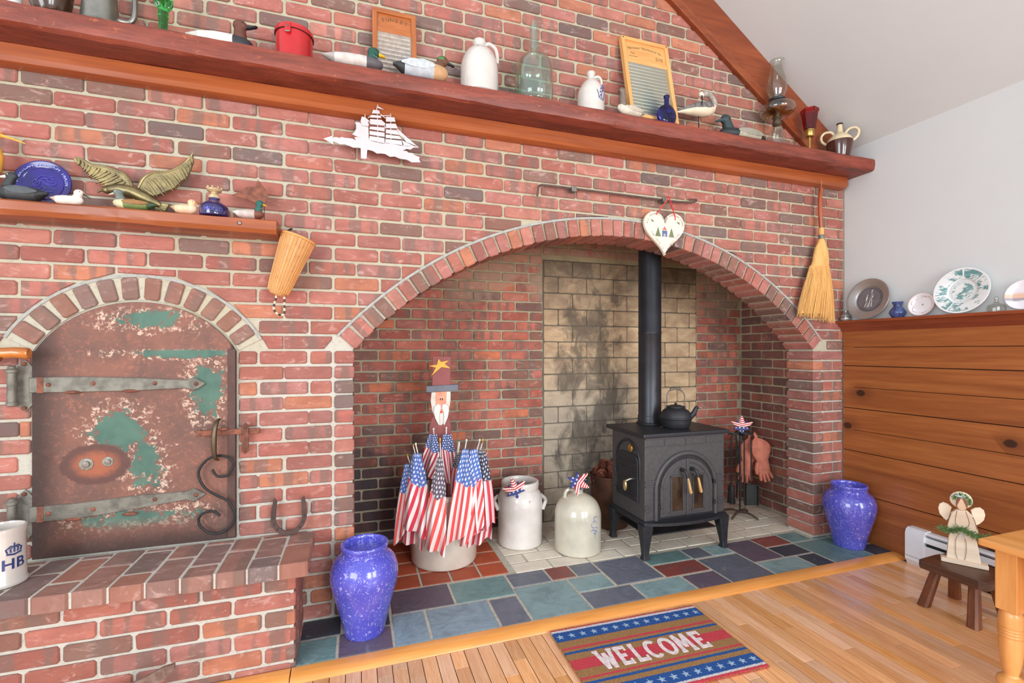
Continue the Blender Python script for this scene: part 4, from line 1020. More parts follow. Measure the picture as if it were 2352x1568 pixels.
# ---------------------------------------------------------------- decoys
def decoy(name, label, loc, rz, L, H, Wd, cols, head, bill, neck=True, cat='decoy', group=None, ring=None, wing=None, eye=(20, 16, 12), cheek=None):
    """cols: tail, back, breast, head, bill colours; head = (x, z, r); bill = (length, drop, thickness)"""
    t = thing(name, label, cat, loc, rz, group)
    S_ = [(-.5, .62, .08, .06), (-.42, .58, .2, .16), (-.3, .5, .36, .36), (-.1, .47, .48, .46), (.1, .47, .5, .47), (.22, .48, .47, .47), (.33, .5, .4, .43), (.42, .53, .3, .34), (.475, .55, .18, .22), (.5, .56, .06, .08)]
    f = lambda s: (s[0] * L, 0, s[1] * H, s[2] * Wd, s[3] * H)
    cm = lambda i, nm: mt('decoy_%d_%d_%d' % cols[i], cols[i], .55, var=.1, scale=40, bump=.08)
    MB().loft_x([f(s) for s in smooth_prof(S_[2:6], 3)], 18).obj('body', cm(1, 'b'), t, smooth=50)
    MB().loft_x([f(s) for s in smooth_prof(S_[0:3], 3)], 18).obj('tail', cm(0, 't'), t, smooth=50)
    MB().loft_x([f(s) for s in smooth_prof(S_[5:], 3)], 18).obj('breast', cm(2, 'c'), t, smooth=50)
    hx, hz, hr = head[0] * L, head[1], head[2]
    hm = cm(3, 'h')
    if neck: MB().tube(smooth_prof([(.3 * L, 0, .7 * H), (lerp(.3 * L, hx, .55), 0, lerp(.75 * H, hz, .5)), (hx - hr * .1, 0, hz)], 4), [lerp(hr * 1.15, hr * .8, i / 8) for i in range(9)], 12).obj('neck', hm, t, smooth=True)
    hd = MB().ell((hx, 0, hz), (hr * 1.15, hr * .82, hr), 16, 10).obj('head', hm, t, smooth=True)
    bl_, dp, th = bill
    MB().loft_x([(hx + hr * .75, 0, hz - hr * .1, th * 1.0, th * 1.1), (hx + hr + bl_ * .4, 0, hz - hr * .2 - dp * .4, th * 1.0, th * .7), (hx + hr + bl_ * .85, 0, hz - hr * .25 - dp * .9, th * 1.1, th * .42), (hx + hr + bl_, 0, hz - hr * .25 - dp, th * .6, th * .25)], 10).obj('bill', cm(4, 'l'), t, smooth=True)
    for sy in (-1, 1): MB().ell((hx + hr * .45, sy * hr * .68, hz + hr * .25), (hr * .14, hr * .1, hr * .14), 8, 6).obj('eye', mt('eye_%d' % eye[0], eye, .15), hd, smooth=True)
    if ring: 
        p = Vector((lerp(.3 * L, hx, .45), 0, lerp(.75 * H, hz, .38)))
        MB().ell(tuple(p), (hr * 1.06, hr * 1.0, hr * .22), 14, 6).obj('neck_ring', mt('ring_%d' % ring[0], ring, .5), t, smooth=True)
    if wing:
        for sy in (-1, 1):
            q = MB(); q.ring_loft([[(x * L, sy * (y * Wd + .0015 + .003 * math.cos(a)), (z + h * math.sin(a)) * H) for a in [2 * PI * j / 10 for j in range(10)]] for x, y, z, h in ((-.36, .33, .62, .05), (-.2, .44, .6, .2), (.02, .485, .6, .24), (.18, .465, .62, .16), (.24, .44, .63, .04))])
            q.obj('wing', mt('wing_%d_%d' % wing[:2], wing, .6, var=.1, scale=60, bump=.15), t, smooth=50)
    if cheek:
        q = MB()
        for sy in (-1, 1): q.ell((hx - hr * .25, sy * hr * .62, hz + hr * .15), (hr * .7, hr * .25, hr * .4), 10, 6)
        q.obj('cheek', mt('cheek_%d' % cheek[1], cheek, .5), hd, smooth=True)
    return t
MZ = 2.4415
decoy('duck_decoy', 'canvasback duck decoy with white back, brown head and sloping black bill', (-.525, -.1, MZ), 0, .24, .078, .1, [(210, 202, 196), (222, 212, 206), (44, 44, 50), (104, 58, 44), (34, 36, 42)], (.3, .122, .024), (.04, -.014, .01))
decoy('duck_decoy', 'mallard decoy with glossy green head and yellow bill, in front of the darker washboard', (-.01, -.152, MZ), 0, .25, .062, .085, [(170, 160, 154), (206, 196, 190), (92, 84, 88), (24, 78, 66), (226, 176, 36)], (.34, .085, .023), (.026, .006, .0095), ring=(226, 222, 216))
decoy('duck_decoy', 'grey-bodied teal decoy with brown head, green eye patch and black bill', (.28, -.153, MZ), 0, .245, .088, .09, [(52, 50, 50), (178, 182, 188), (196, 150, 106), (104, 66, 46), (44, 40, 42)], (.4, .106, .0235), (.032, .009, .0085), wing=(188, 192, 196), cheek=(58, 122, 60))
decoy('bird_decoy', 'pale weathered goose decoy with dark cap, leaning against the lighter washboard', (1.365, -.17, MZ), PI + .15, .18, .055, .05, [(166, 152, 136), (202, 190, 174), (206, 196, 182), (120, 104, 92), (70, 62, 58)], (.34, .118, .0175), (.014, .01, .006), wing=(188, 176, 160))
decoy('duck_decoy', 'scaup decoy with black head and breast and grey back beside the oil lamp', (2.165, -.1, MZ), PI, .33, .08, .12, [(40, 40, 42), (176, 166, 142), (34, 40, 44), (44, 60, 62), (60, 84, 90)], (.38, .122, .029), (.04, .012, .011), wing=(150, 144, 130))
SZ = 1.7645
decoy('bird_decoy', 'black loon carving with white bill patch in front of the blue plate', (-1.158, -.1, SZ), PI, .15, .062, .07, [(48, 50, 52), (60, 62, 64), (44, 46, 48), (50, 52, 54), (228, 216, 204)], (.2, .092, .0155), (.03, .004, .0065), wing=(78, 84, 88), eye=(230, 226, 220))
decoy('bird_decoy', 'small whitish shorebird carving with dark pointed bill next to the blue plate', (-1.025, -.105, SZ), 0, .1, .04, .04, [(206, 176, 158), (236, 216, 202), (238, 222, 210), (236, 220, 208), (66, 56, 50)], (.36, .05, .0135), (.024, .014, .004))
decoy('duck_decoy', 'colourful wood duck decoy with grey crested head and green back below the eagle', (-.81, -.112, SZ), PI, .14, .042, .055, [(62, 92, 60), (112, 130, 74), (214, 198, 160), (108, 116, 110), (226, 206, 190)], (.38, .062, .0145), (.016, .006, .0045), wing=(146, 104, 58), ring=(238, 234, 228), eye=(240, 238, 232))
decoy('duck_decoy', 'tiny pink and buff duck carving beside the cobalt ink bottle', (-.648, -.115, SZ), 0, .09, .04, .042, [(198, 160, 122), (236, 190, 156), (240, 200, 170), (238, 190, 150), (224, 150, 74)], (.3, .048, .0125), (.012, .004, .0035))
decoy('duck_decoy', 'small mallard carving with white tail end and maroon breast at the beam shelf end', (-.42, -.112, SZ), 0, .115, .042, .055, [(232, 224, 220), (196, 178, 172), (124, 72, 58), (34, 92, 82), (236, 164, 44)], (.36, .068, .014), (.014, .005, .006), ring=(238, 232, 226))
# shorebird preening on a stick
sb_ = thing('shorebird_carving', 'preening shorebird carving with long bill standing on a thin dark stick', 'bird carving', (1.85, -.1, MZ))
rod(MB(), (0, 0, 0), (0, 0, .12), .003).obj('stick', IRON, sb_)
MB().lathe([(.024, 0), (.024, .006), (.004, .012)], 16).obj('foot', IRON, sb_, smooth=30)
BUFF = mt('bird_buff', (226, 206, 180), .55, var=.08, scale=30)
MB().loft_x([(-.155, 0, .112, .003, .003), (-.1, 0, .125, .018, .014), (-.04, 0, .138, .032, .028), (.02, 0, .145, .038, .034), (.07, 0, .155, .034, .034), (.1, 0, .17, .024, .028), (.113, 0, .185, .012, .016)], 16).obj('body', BUFF, sb_, smooth=60)
FEATH = mt('feather_grey', (120, 114, 112), .6, var=.25, scale=70, bump=.3)
for sy in (-1, 1):
    MB().loft_x([(-.155, sy * .004, .116, .003, .003), (-.09, sy * .016, .14, .007, .01), (-.02, sy * .028, .16, .01, .018), (.04, sy * .033, .168, .008, .02), (.08, sy * .028, .172, .004, .01)], 12).obj('wing', FEATH, sb_, smooth=60)
MB().tube(smooth_prof([(.1, 0, .178), (.108, 0, .2), (.095, -.004, .222), (.06, -.014, .236), (.025, -.02, .232), (-.005, -.022, .222)], 4), [.021, .02, .019, .018, .0175, .017, .0165, .016, .0155, .015, .015, .015, .015, .0155, .016, .0165, .016, .015, .013, .01, .006], 12).obj('neck', mt('bird_grey', (172, 162, 152), .6, var=.2, scale=60), sb_, smooth=True)
hd = MB().ell((.0, -.022, .224), (.018, .014, .016), 14, 8).obj('head', mt('bird_pale', (216, 204, 190), .6, var=.1), sb_, smooth=True)
MB().tube([(-.004, -.03, .212), (-.01, -.04, .18), (-.016, -.046, .146)], [.0042, .003, .0014], 6).obj('bill', BLACK, sb_, smooth=True)
MB().ell((.004, -.036, .228), (.0025, .002, .0025), 8, 6).obj('eye', BLACK, hd, smooth=True)

# ---------------------------------------------------------------- washboards
def washboard(name, label, x0, x1, h, y0, lean, wc1, wc2, metal, split, bottom):
    w = x1 - x0; t = thing(name, label, 'washboard', ((x0 + x1) / 2, y0, MZ), rx=-lean)
    wm = wood(name + '_wood_%d' % wc1[0], wc1, wc2, .5, axis=2, fine=70)
    wh = wood(name + '_rail_%d' % wc1[0], wc1, wc2, .5, axis=0, fine=70)
    hw = w / 2
    for sx in (-1, 1): MB().box(sx * hw - (.022 if sx > 0 else 0), sx * hw + (.022 if sx < 0 else 0), -.014, .014, 0, h - .004, .002).obj('stile', wm, t)
    MB().box(-hw - .001, hw + .001, -.015, .015, h - .022, h, .003).obj('top_rail', wh, t)
    MB().box(-hw + .022, hw - .022, -.006, .008, split, h - .022).obj('soap_panel', wh, t)
    MB().box(-hw + .022, hw - .022, -.011, .009, split - .002, split + .022, .002).obj('rail', wh, t)
    MB().box(-hw + .022, hw - .022, -.011, .009, bottom, bottom + .02, .002).obj('rail', wh, t)
    q = MB(); n = int((split - bottom - .02) / .021); prf = []
    for i in range(n * 4 + 1):
        z = bottom + .02 + i * (split - bottom - .022) / (n * 4); prf.append((-.002 - .007 * math.cos(i * PI / 2), z))
    vs = [(x, y, z) for x in (-hw + .022, hw - .022) for y, z in prf]; m = len(prf)
    q.add(vs, [(i, i + 1, m + i + 1, m + i) for i in range(m - 1)])
    q.obj('rubbing_board', metal, t, smooth=80)
    return t, hw
GALV = mt('galvanised', (196, 190, 184), .35, .75, var=.12, scale=50)
RGLS = mt('ribbed_glass', (196, 202, 192), .28, .8, var=.02, scale=40)
t, hw = washboard('washboard', 'small brown washboard with metal ribs on the mantel behind the decoys', .073, .271, .378, -.093, R(11.5), (186, 108, 56), (150, 80, 38), GALV, .258, .03)
q = MB(); along(q, 'SUNSET', smooth_prof([(-.062, .322), (-.02, .332), (.02, .332), (.062, .322)], 4), .026, .0006, -.0066); q.obj('lettering', mt('scorched_print', (128, 82, 44), .7), t)
t, hw = washboard('washboard', 'large pale pine washboard with ribbed glass and faded maker lettering', 1.388, 1.69, .53, -.128, R(12), (226, 172, 108), (204, 144, 82), RGLS, .37, .03)
q = MB(); along(q, 'National Washboard Co.', smooth_prof([(-.112, .462), (-.04, .476), (.04, .476), (.112, .462)], 4), .021, .0003, -.0066)
put_text(q, 'No', .02, -.085, .435, 0, -.0066); put_text(q, '510', .03, .085, .425, 0, -.0066, .0004); put_text(q, 'SOAP SAVER', .009, -.085, .414, 0, -.0066)
q.obj('lettering', mt('faded_print', (150, 112, 72), .7), t)
q = MB()
for sx in (-1, 1): q.lathe([(.004, 0), (.004, .001)], 8, (0, 0))
for sx in (-1, 1): MB().ell((sx * (hw - .011), -.0152, .519), (.004, .0015, .004), 8, 6).obj('nail', IRON, t, smooth=True)

# ---------------------------------------------------------------- mantel jugs, bottles, lamp
def pot(name, label, cat, loc, prof, mat, n=3, seg=40, sm=50, part='body', rz=0):
    t = thing(name, label, cat, loc, rz); MB().lathe(smooth_prof(prof, n) if n else prof, seg).obj(part, mat, t, smooth=sm); return t
t = pot('stoneware_jug', 'large white stoneware jug with a blue feather painted on its shoulder', 'jug', (.566, -.1, MZ), [(.078, 0), (.086, .004), (.09, .02), (.091, .1), (.088, .15), (.07, .2), (.045, .228), (.03, .24), (.028, .248), (.032, .258), (.03, .27), (.022, .274), (.016, .27), (.015, .24)], JUGW)
MB().tube(smooth_prof([(.026, 0, .256), (.05, -.005, .262), (.078, -.01, .24), (.086, -.012, .2), (.084, -.012, .17)], 4), .0095, 8).obj('handle', JUGW, t, smooth=True)
q = MB(); rf = lambda z: lerp(.089, .048, max(0, min(1, (z - .16) / .07)))
for k in range(7): wrap(.12, rf, 0, [(-.03 + k * .004, .214 - k * .001), (-.018 + k * .006, .212 - k * .002), (-.004 + k * .006, .196 - k * .003)], q, .0016, .0008)
wrap(.12, rf, 0, [(-.045, .206), (-.03, .216), (-.012, .212), (.004, .2), (.02, .186)], q, .0018, .0008)
q.obj('painted_feather', BLUEINK, t)
t = pot('stoneware_jug', 'small white stoneware jug painted with a blue sprig, right of the glass demijohn', 'jug', (1.166, -.1, MZ), [(.06, 0), (.067, .003), (.07, .015), (.07, .1), (.066, .13), (.045, .17), (.024, .19), (.019, .198), (.019, .212), (.022, .218), (.022, .23), (.016, .233), (.012, .23), (.011, .2)], JUGW)
MB().tube(smooth_prof([(.018, 0, .208), (.04, -.004, .214), (.054, -.008, .2), (.057, -.01, .17), (.055, -.01, .152)], 4), .007, 8).obj('handle', JUGW, t, smooth=True)
q = MB(); rf = lambda z: .0705
for pts in ([(.0, .06), (.004, .09), (.008, .13)], [(-.016, .066), (-.02, .09), (-.028, .108)], [(.016, .064), (.022, .09), (.03, .105)], [(-.006, .062), (-.012, .078)], [(.01, .06), (.012, .075)]): wrap(.35, rf, 0, pts, q, .0015)
for s_, z in ((-.008, .1), (.014, .112), (-.004, .118), (.016, .128), (.006, .136), (-.006, .084)): wrap(.35, rf, 0, [(s_, z - .004), (s_ + .002, z + .004)], q, .0032)
q.obj('painted_sprig', BLUEINK, t)
GG = thin_glass('green_glass', (236, 245, 240), .03, 1.5, .05)
t = pot('glass_demijohn', 'big pale green glass demijohn bottle standing between the two white jugs', 'bottle', (.848, -.1, MZ), [(.08, 0), (.09, .004), (.094, .02), (.096, .1), (.096, .17), (.088, .215), (.06, .25), (.032, .275), (.025, .3), (.022, .36), (.021, .375), (.027, .378), (.027, .393), (.023, .398), (.02, .42), (.016, .421), (.0155, .37), (.018, .3), (.028, .272), (.056, .247), (.084, .213), (.092, .17), (.09, .02), (.02, .012)], GG, 3, 48)
COB = glass('cobalt_glass', (42, 36, 150), .04)
t = thing('flask_bottle', 'small flat round cobalt blue glass flask below the lighter washboard', 'bottle', (1.585, -.165, MZ))
q = MB(); q.ring_loft([[(rx * math.cos(a), ry * math.sin(a), z) for a in [2 * PI * j / 28 for j in range(28)]] for rx, ry, z in smooth_prof([(.034, .02, 0), (.048, .023, .006), (.06, .025, .035), (.058, .024, .06), (.042, .02, .085), (.018, .014, .1), (.0135, .0135, .108), (.013, .013, .135), (.0155, .0155, .138), (.0155, .0155, .148), (.011, .011, .15)], 3)]); q.obj('body', COB, t, smooth=60)
GRN = glass('emerald_glass', (70, 190, 84), .03)
t = thing('green_vase', 'ribbed emerald green glass vase on the mantel next to the pewter tankard', 'vase', (-.712, -.13, MZ))
q = MB(); rings = []
for r, z in smooth_prof([(.03, 0), (.032, .006), (.016, .02), (.0145, .05), (.016, .075), (.018, .09), (.0165, .1), (.018, .112), (.026, .13), (.028, .15), (.024, .17), (.03, .22)], 4):
    k = .05 if z < .11 else .16
    rings.append([((r * (1 + k * math.cos(12 * a))) * math.cos(a), (r * (1 + k * math.cos(12 * a))) * math.sin(a), z) for a in [2 * PI * j / 48 for j in range(48)]])
q.ring_loft(rings).obj('body', GRN, t, smooth=60)
PEW = mt('pewter', (150, 146, 138), .38, .85, var=.12, scale=18, bump=.05)
t = thing('pewter_tankard', 'grey pewter tankard with a big curled handle at the mantel end', 'tankard', (-.925, -.1, MZ))
MB().lathe([(.062, 0), (.066, .004), (.066, .014), (.06, .02), (.05, .15), (.05, .2), (.053, .206), (.046, .206), (.046, .02), (.01, .015)], 36).obj('body', PEW, t, smooth=35)
MB().tube(smooth_prof([(.046, 0, .19), (.09, 0, .19), (.108, 0, .165), (.11, 0, .1), (.104, 0, .066), (.088, 0, .05), (.056, 0, .052)], 5), .0095, 10).obj('handle', PEW, t, smooth=True)
t = thing('brown_bowl', 'glossy dark brown bowl left of the pewter tankard on the mantel', 'bowl', (-1.07, -.115, MZ))
MB().lathe(smooth_prof([(.03, 0), (.034, .004), (.05, .03), (.062, .07), (.066, .11), (.062, .112), (.056, .07), (.044, .03), (.01, .012)], 3), 32).obj('body', mt('brown_glaze', (72, 46, 32), .2, Coat_Weight=.5), t, smooth=60)
decoy('bird_decoy', 'small white carved bird at the far end of the mantel beside the brown bowl', (-1.2, -.12, MZ), 0, .1, .09, .06, [(232, 228, 222)] * 4 + [(210, 170, 90)], (.36, .1, .018), (.014, .004, .005))
TINR = mt('red_tin', (196, 34, 38), .3, .25, var=.08, scale=12, Coat_Weight=.4)
t = thing('red_tin', 'round bright red metal tin with hinged lid and latch on the mantel', 'tin', (-.248, -.1, MZ), rz=R(-12))
MB().lathe([(.07, 0), (.072, .002), (.073, .118), (.07, .12)], 40).obj('body', TINR, t, smooth=35)
lid = MB().lathe([(.0765, .114), (.078, .116), (.078, .128), (.074, .136), (.06, .142), (.003, .146)], 40).obj('lid', TINR, t, smooth=35)
MB().lathe([(.0735, .112), (.0768, .1125), (.0768, .1155), (.0735, .116)], 40).obj('seam', BLACK, t, smooth=30)
h_ = MB().box(-.012, .012, -.083, -.072, .09, .13, .002).obj('latch', TINR, t)
MB().box(-.005, .005, -.0845, -.082, .108, .12, .001).obj('hasp', mt('worn_steel', (140, 92, 86), .5, .6), h_); MB().box(-.009, .009, -.084, -.082, .088, .094, .001).obj('hasp', GREYI, h_)
# oil lamp
CLR = thin_glass('clear_glass', (240, 240, 236), .02, 1.5, .02)
t = thing('oil_lamp', 'clear glass oil lamp with tall chimney on a pedestal foot', 'oil lamp', (2.425, -.1, MZ))
MB().lathe(smooth_prof([(.06, 0), (.062, .006), (.05, .02), (.05, .05), (.042, .1), (.026, .135), (.018, .148), (.014, .15), (.02, .13), (.036, .09), (.04, .04), (.036, .02), (.006, .014)], 3), 32).obj('foot', CLR, t, smooth=60)
MB().lathe([(.02, .146), (.026, .152), (.023, .17), (.018, .182), (.028, .19)], 24).obj('collar', mt('lamp_collar', (120, 108, 92), .4, .8), t, smooth=40)
MB().lathe(smooth_prof([(.026, .188), (.06, .196), (.092, .218), (.1, .24), (.092, .262), (.06, .28), (.034, .287), (.03, .284), (.056, .276), (.086, .26), (.094, .24), (.086, .221), (.054, .2), (.01, .194)], 3), 40).obj('font', CLR, t, smooth=60)
MB().lathe(smooth_prof([(.01, .197), (.05, .202), (.076, .216), (.084, .222), (.01, .224)], 2), 32).obj('lamp_oil', thin_glass('lamp_oil', (240, 214, 160), .02, 1.3), t, smooth=60)
MB().lathe([(.034, .286), (.048, .292), (.05, .298), (.046, .304), (.02, .306)], 28).obj('burner', BLACK, t, smooth=35)
MB().lathe([(.018, .304), (.02, .308), (.019, .332), (.012, .345), (.006, .346)], 20).obj('wick_holder', mt('chrome', (180, 184, 190), .15, 1.0), t, smooth=40)
MB().lathe(smooth_prof([(.04, .302), (.041, .32), (.052, .35), (.055, .38), (.047, .43), (.034, .48), (.03, .505), (.034, .528), (.042, .536), (.04, .537), (.0315, .527), (.0275, .505), (.0315, .48), (.0445, .43), (.0525, .38), (.0495, .35), (.0385, .32), (.0375, .302)], 3), 40).obj('chimney', CLR, t, smooth=60)
# red candle lantern glass on brass stem
RG = glass('ruby_glass', (196, 8, 20), .05)
t = thing('ruby_candle_lamp', 'red glass candle shade on a brass stem near the mantel end', 'candle holder', (2.69, -.1, MZ), rz=R(-20))
MB().lathe([(.04, 0), (.042, .004), (.03, .012), (.01, .02), (.008, .03), (.008, .12)], 28).obj('stem', BRASS, t, smooth=40)
MB().lathe([(.01, .108), (.022, .114), (.026, .12), (.026, .15), (.028, .152), (.028, .158), (.012, .16)], 28).obj('cup', BRASS, t, smooth=35)
q = MB(); q.ring_loft([[(r * math.cos(a), r * math.sin(a), z) for a in [2 * PI * (j + .5) / 6 for j in range(6)]] for r, z in ((.02, .156), (.032, .16), (.046, .262), (.052, .27), (.05, .285), (.045, .285), (.042, .262), (.027, .165), (.01, .163))]); q.obj('shade', RG, t)
MB().lathe([(.014, .166), (.014, .2), (.002, .202)], 16).obj('candle', mt('red_wax', (170, 20, 26), .4), t, smooth=40)
# two handled jug
t = thing('two_handled_jug', 'small cream and brown two-handled jug at the end of the mantel', 'jug', (2.908, -.13, MZ), rz=R(-50)); t.scale = (.93, .93, .93)
pr = smooth_prof([(.055, 0), (.06, .003), (.07, .05), (.078, .1), (.076, .108)], 4); MB().lathe(pr, 36).obj('brown_half', mt('treacle_glaze', (72, 30, 22), .15, Coat_Weight=.6), t, smooth=60)
CRG = mt('cream_glaze', (216, 198, 160), .3, Coat_Weight=.3, var=.05)
MB().lathe(smooth_prof([(.0762, .107), (.068, .128), (.048, .15), (.026, .166), (.019, .178), (.0165, .2), (.015, .225)], 4), 36).obj('cream_half', CRG, t, smooth=60)
MB().lathe([(.015, .224), (.0185, .226), (.0185, .234), (.012, .236)], 24).obj('lip', mt('dark_lip', (52, 28, 20), .3), t, smooth=40)
for sx in (-1, 1): MB().tube(smooth_prof([(sx * .03, 0, .158), (sx * .05, 0, .185), (sx * .085, 0, .188), (sx * .105, 0, .165), (sx * .1, 0, .13), (sx * .074, 0, .104)], 5), .0085, 10).obj('handle', CRG, t, smooth=True)
# ---------------------------------------------------------------- things on the beam shelf
t = thing('yellow_bird', 'golden wooden long-billed bird carving behind the black loon on the beam shelf', 'bird carving', (-1.285, -.07, SZ))
YEL = mt('golden_wood', (236, 170, 66), .4, var=.1)
MB().tube(smooth_prof([(-.03, 0, .1), (.02, 0, .12), (.038, 0, .16), (.034, 0, .19), (.02, 0, .225), (.022, 0, .245)], 4), [.05, .046, .04, .034, .03, .026, .022, .02, .019, .018, .017, .017, .017, .017, .018, .019, .02, .021, .021, .02, .018], 12).obj('body', YEL, t, smooth=True)
MB().ell((.03, 0, .247), (.024, .017, .019), 14, 8).obj('head', YEL, t, smooth=True)
MB().tube(smooth_prof([(.045, 0, .248), (.085, 0, .238), (.12, 0, .226)], 4), [.008, .006, .005, .0045, .004, .0035, .003, .002, .0015], 8).obj('bill', YEL, t, smooth=True)
rod(MB(), (0, 0, 0), (0, 0, .09), .005).obj('leg', IRON, t)
al = R(8)
pt = thing('train_plate', 'cobalt blue round plate with raised lettering and steam train, on the beam shelf', 'plate', (-1.128, -.038, SZ + .091), rx=PI / 2 - al)
CBP = mt('cobalt_glaze', (38, 24, 122), .16, var=.25, scale=10, Coat_Weight=.4)
MB().lathe(smooth_prof([(.02, -.006), (.05, -.006), (.06, -.002), (.088, .006), (.09, .009), (.086, .01), (.064, .003), (.06, .001), (.02, .0005), (.001, .0005)], 3), 56).obj('dish', CBP, pt, smooth=60)
CBL = mt('cobalt_relief', (84, 78, 178), .2, var=.2, Coat_Weight=.4)
q = MB()
def arc_text(q, s_, r, a0, a1, size, z, bold=0):
    for k, chh in enumerate(s_):
        if chh == ' ': continue
        a = lerp(a0, a1, k / (len(s_) - 1)); vs, fs = text_mesh(chh, size, .0008, bold)
        q.M = Matrix.Translation((r * math.sin(a), r * math.cos(a), z)) @ Matrix.Rotation(-a, 4, 'Z') @ Matrix.Rotation(-.25, 4, 'X'); q.add(vs, fs)
    q.M = Matrix()
arc_text(q, 'AMERICAN FREEDOM TRAIN', .0755, R(-88), R(88), .0175, .0075, .0005); q.obj('lettering', mt('relief_pale', (150, 158, 222), .2, Coat_Weight=.6), pt)
q = MB()
circ = lambda cx, cy, r, n=16: [(cx + r * math.cos(2 * PI * i / n), cy + r * math.sin(2 * PI * i / n), .002) for i in range(n)]
q.tube(circ(-.02, .004, .011), .0012, 5, True); q.tube(circ(-.02, .004, .004), .001, 5, True)
for pts in ([(-.02, .016), (-.012, .028), (.0, .032), (.03, .03)], [(-.01, .014), (.02, -.008), (.04, -.02)], [(-.006, .02), (.01, .02), (.016, .01), (.03, .008)], [(-.034, -.008), (-.02, -.012), (-.008, -.008)], [(-.01, -.02), (.0, -.012), (.01, -.02)], [(-.03, -.02), (-.026, -.03), (-.01, -.034), (.03, -.03)], [(.0, .026), (.012, .022), (.02, .026), (.032, .02)], [(.01, .002), (.03, -.004), (.04, .004)]):
    q.tube([(x, y, .002) for x, y in smooth_prof(pts, 3)], .0013, 5)
q.obj('train_relief', CBL, pt, smooth=True)
# eagle
eg = thing('brass_eagle', 'antique brass eagle figure with spread wings on the beam shelf', 'figurine', (-.834, -.05, SZ))
BRZ = mt('antique_brass', (148, 132, 92), .38, .75, var=.25, scale=26, bump=.2, rgb2=(112, 100, 74))
er = lambda pl: [(x + .834, z - SZ) for x, z in pl]
for nm, pl_, tips in (('L', WL, (-1, .62)), ('R', WR, (1, .7))):
    wg = MB().prism(er(pl_), -.006, .006, .0025).obj('wing', BRZ, eg)
    P = er(pl_)
    # long flight feathers from the leading edge to the trailing edge
    lead = P[:8] if nm == 'L' else P[0:7]; trail = (P[14:7:-1] if nm == 'L' else P[14:6:-1])
    a_ = smooth_prof(lead, 3); b_ = smooth_prof(trail, 3)
    for k in range(14):
        f = (k + .5) / 14; a = a_[int(f * (len(a_) - 1))]; b = b_[int(f * (len(b_) - 1))]
        a = Vector((lerp(a[0], b[0], .25), lerp(a[1], b[1], .25))); b = Vector(b); d_ = (b - a)
        if d_.length < .004: continue
        n_ = Vector((-d_.y, d_.x)).normalized() * .006
        MB().prism([tuple(a - n_ * .6), tuple(a + d_ * .6 - n_), tuple(b + d_ * (.14 + .1 * (k % 2))), tuple(a + d_ * .6 + n_), tuple(a + n_ * .6)], -.0095 - .0015 * (k % 2), -.0055, .0012).obj('feather', BRZ, wg)
    MB().tube([(x, -.004, z) for x, z in a_], [lerp(.007, .003, i / (len(a_) - 1)) if nm == 'R' else lerp(.003, .007, i / (len(a_) - 1)) for i in range(len(a_))], 8).obj('wing_edge', BRZ, wg, smooth=True)
bp = er(EB)
MB().tube([(x, -.008, z) for x, z in smooth_prof([(-.085, .085), (-.05, .09), (.0, .082), (.05, .06), (.09, .04)], 4)], [.013, .016, .018, .02, .022, .024, .0245, .025, .025, .024, .023, .022, .02, .018, .016, .013, .01], 12).obj('body', BRZ, eg, smooth=True)
hd = MB().ell((-.086, -.008, .084), (.018, .013, .014), 12, 8).obj('head', BRZ, eg, smooth=True)
MB().tube([(-.1, -.008, .084), (-.113, -.008, .078), (-.118, -.008, .068)], [.0065, .005, .001], 8).obj('beak', BRZ, hd, smooth=True)
for k in range(5): MB().prism([(.07, .05 - k * .006), (.118 - k * .004, .05 - k * .011), (.116 - k * .005, .036 - k * .008), (.07, .036 - k * .004)], -.012 + k * .001, -.004, .001).obj('tail_feather', BRZ, eg)
MB().tube([(0, -.008, .06), (.004, -.012, .02), (-.004, -.016, .004)], .006, 8).obj('leg', BRZ, eg, smooth=True); MB().ell((0, -.01, .006), (.04, .02, .006), 14, 6).obj('perch', BRZ, eg, smooth=True)
# cobalt ink bottle with crown stopper
t = thing('crown_stopper_bottle', 'squat cobalt blue glass bottle with a gilt crown stopper', 'bottle', (-.546, -.1, SZ))
MB().lathe(smooth_prof([(.046, 0), (.051, .003), (.052, .012), (.052, .034), (.046, .046), (.03, .06), (.0205, .068), (.02, .078), (.016, .079), (.016, .066), (.04, .04), (.046, .01), (.01, .006)], 3), 40).obj('body', mt('cobalt_deep', (38, 24, 110), .08, var=.2, Coat_Weight=1.0, Transmission_Weight=.35), t, smooth=60)
q = MB(); wrap_text(q, 'MIXED', .022, .0524, .18, .022, .0003); q.obj('raised_lettering', CBL, t)
GILT = mt('worn_gilt', (214, 186, 146), .5, .3, var=.2, scale=60)
MB().lathe([(.019, .074), (.0215, .078), (.02, .088), (.014, .094), (.013, .1), (.024, .104), (.027, .108), (.026, .112), (.004, .112)], 28).obj('stopper', GILT, t, smooth=35)
for k in range(8):
    a = 2 * PI * k / 8; o = MB().ell((.0255 * math.cos(a), .0255 * math.sin(a), .118), (.0045, .0045, .006), 8, 6).obj('crown_point', GILT, t, smooth=True)
MB().lathe([(.0245, .107), (.0262, .108), (.0262, .114), (.0245, .114)], 28).obj('crown_band', GILT, t, smooth=35)
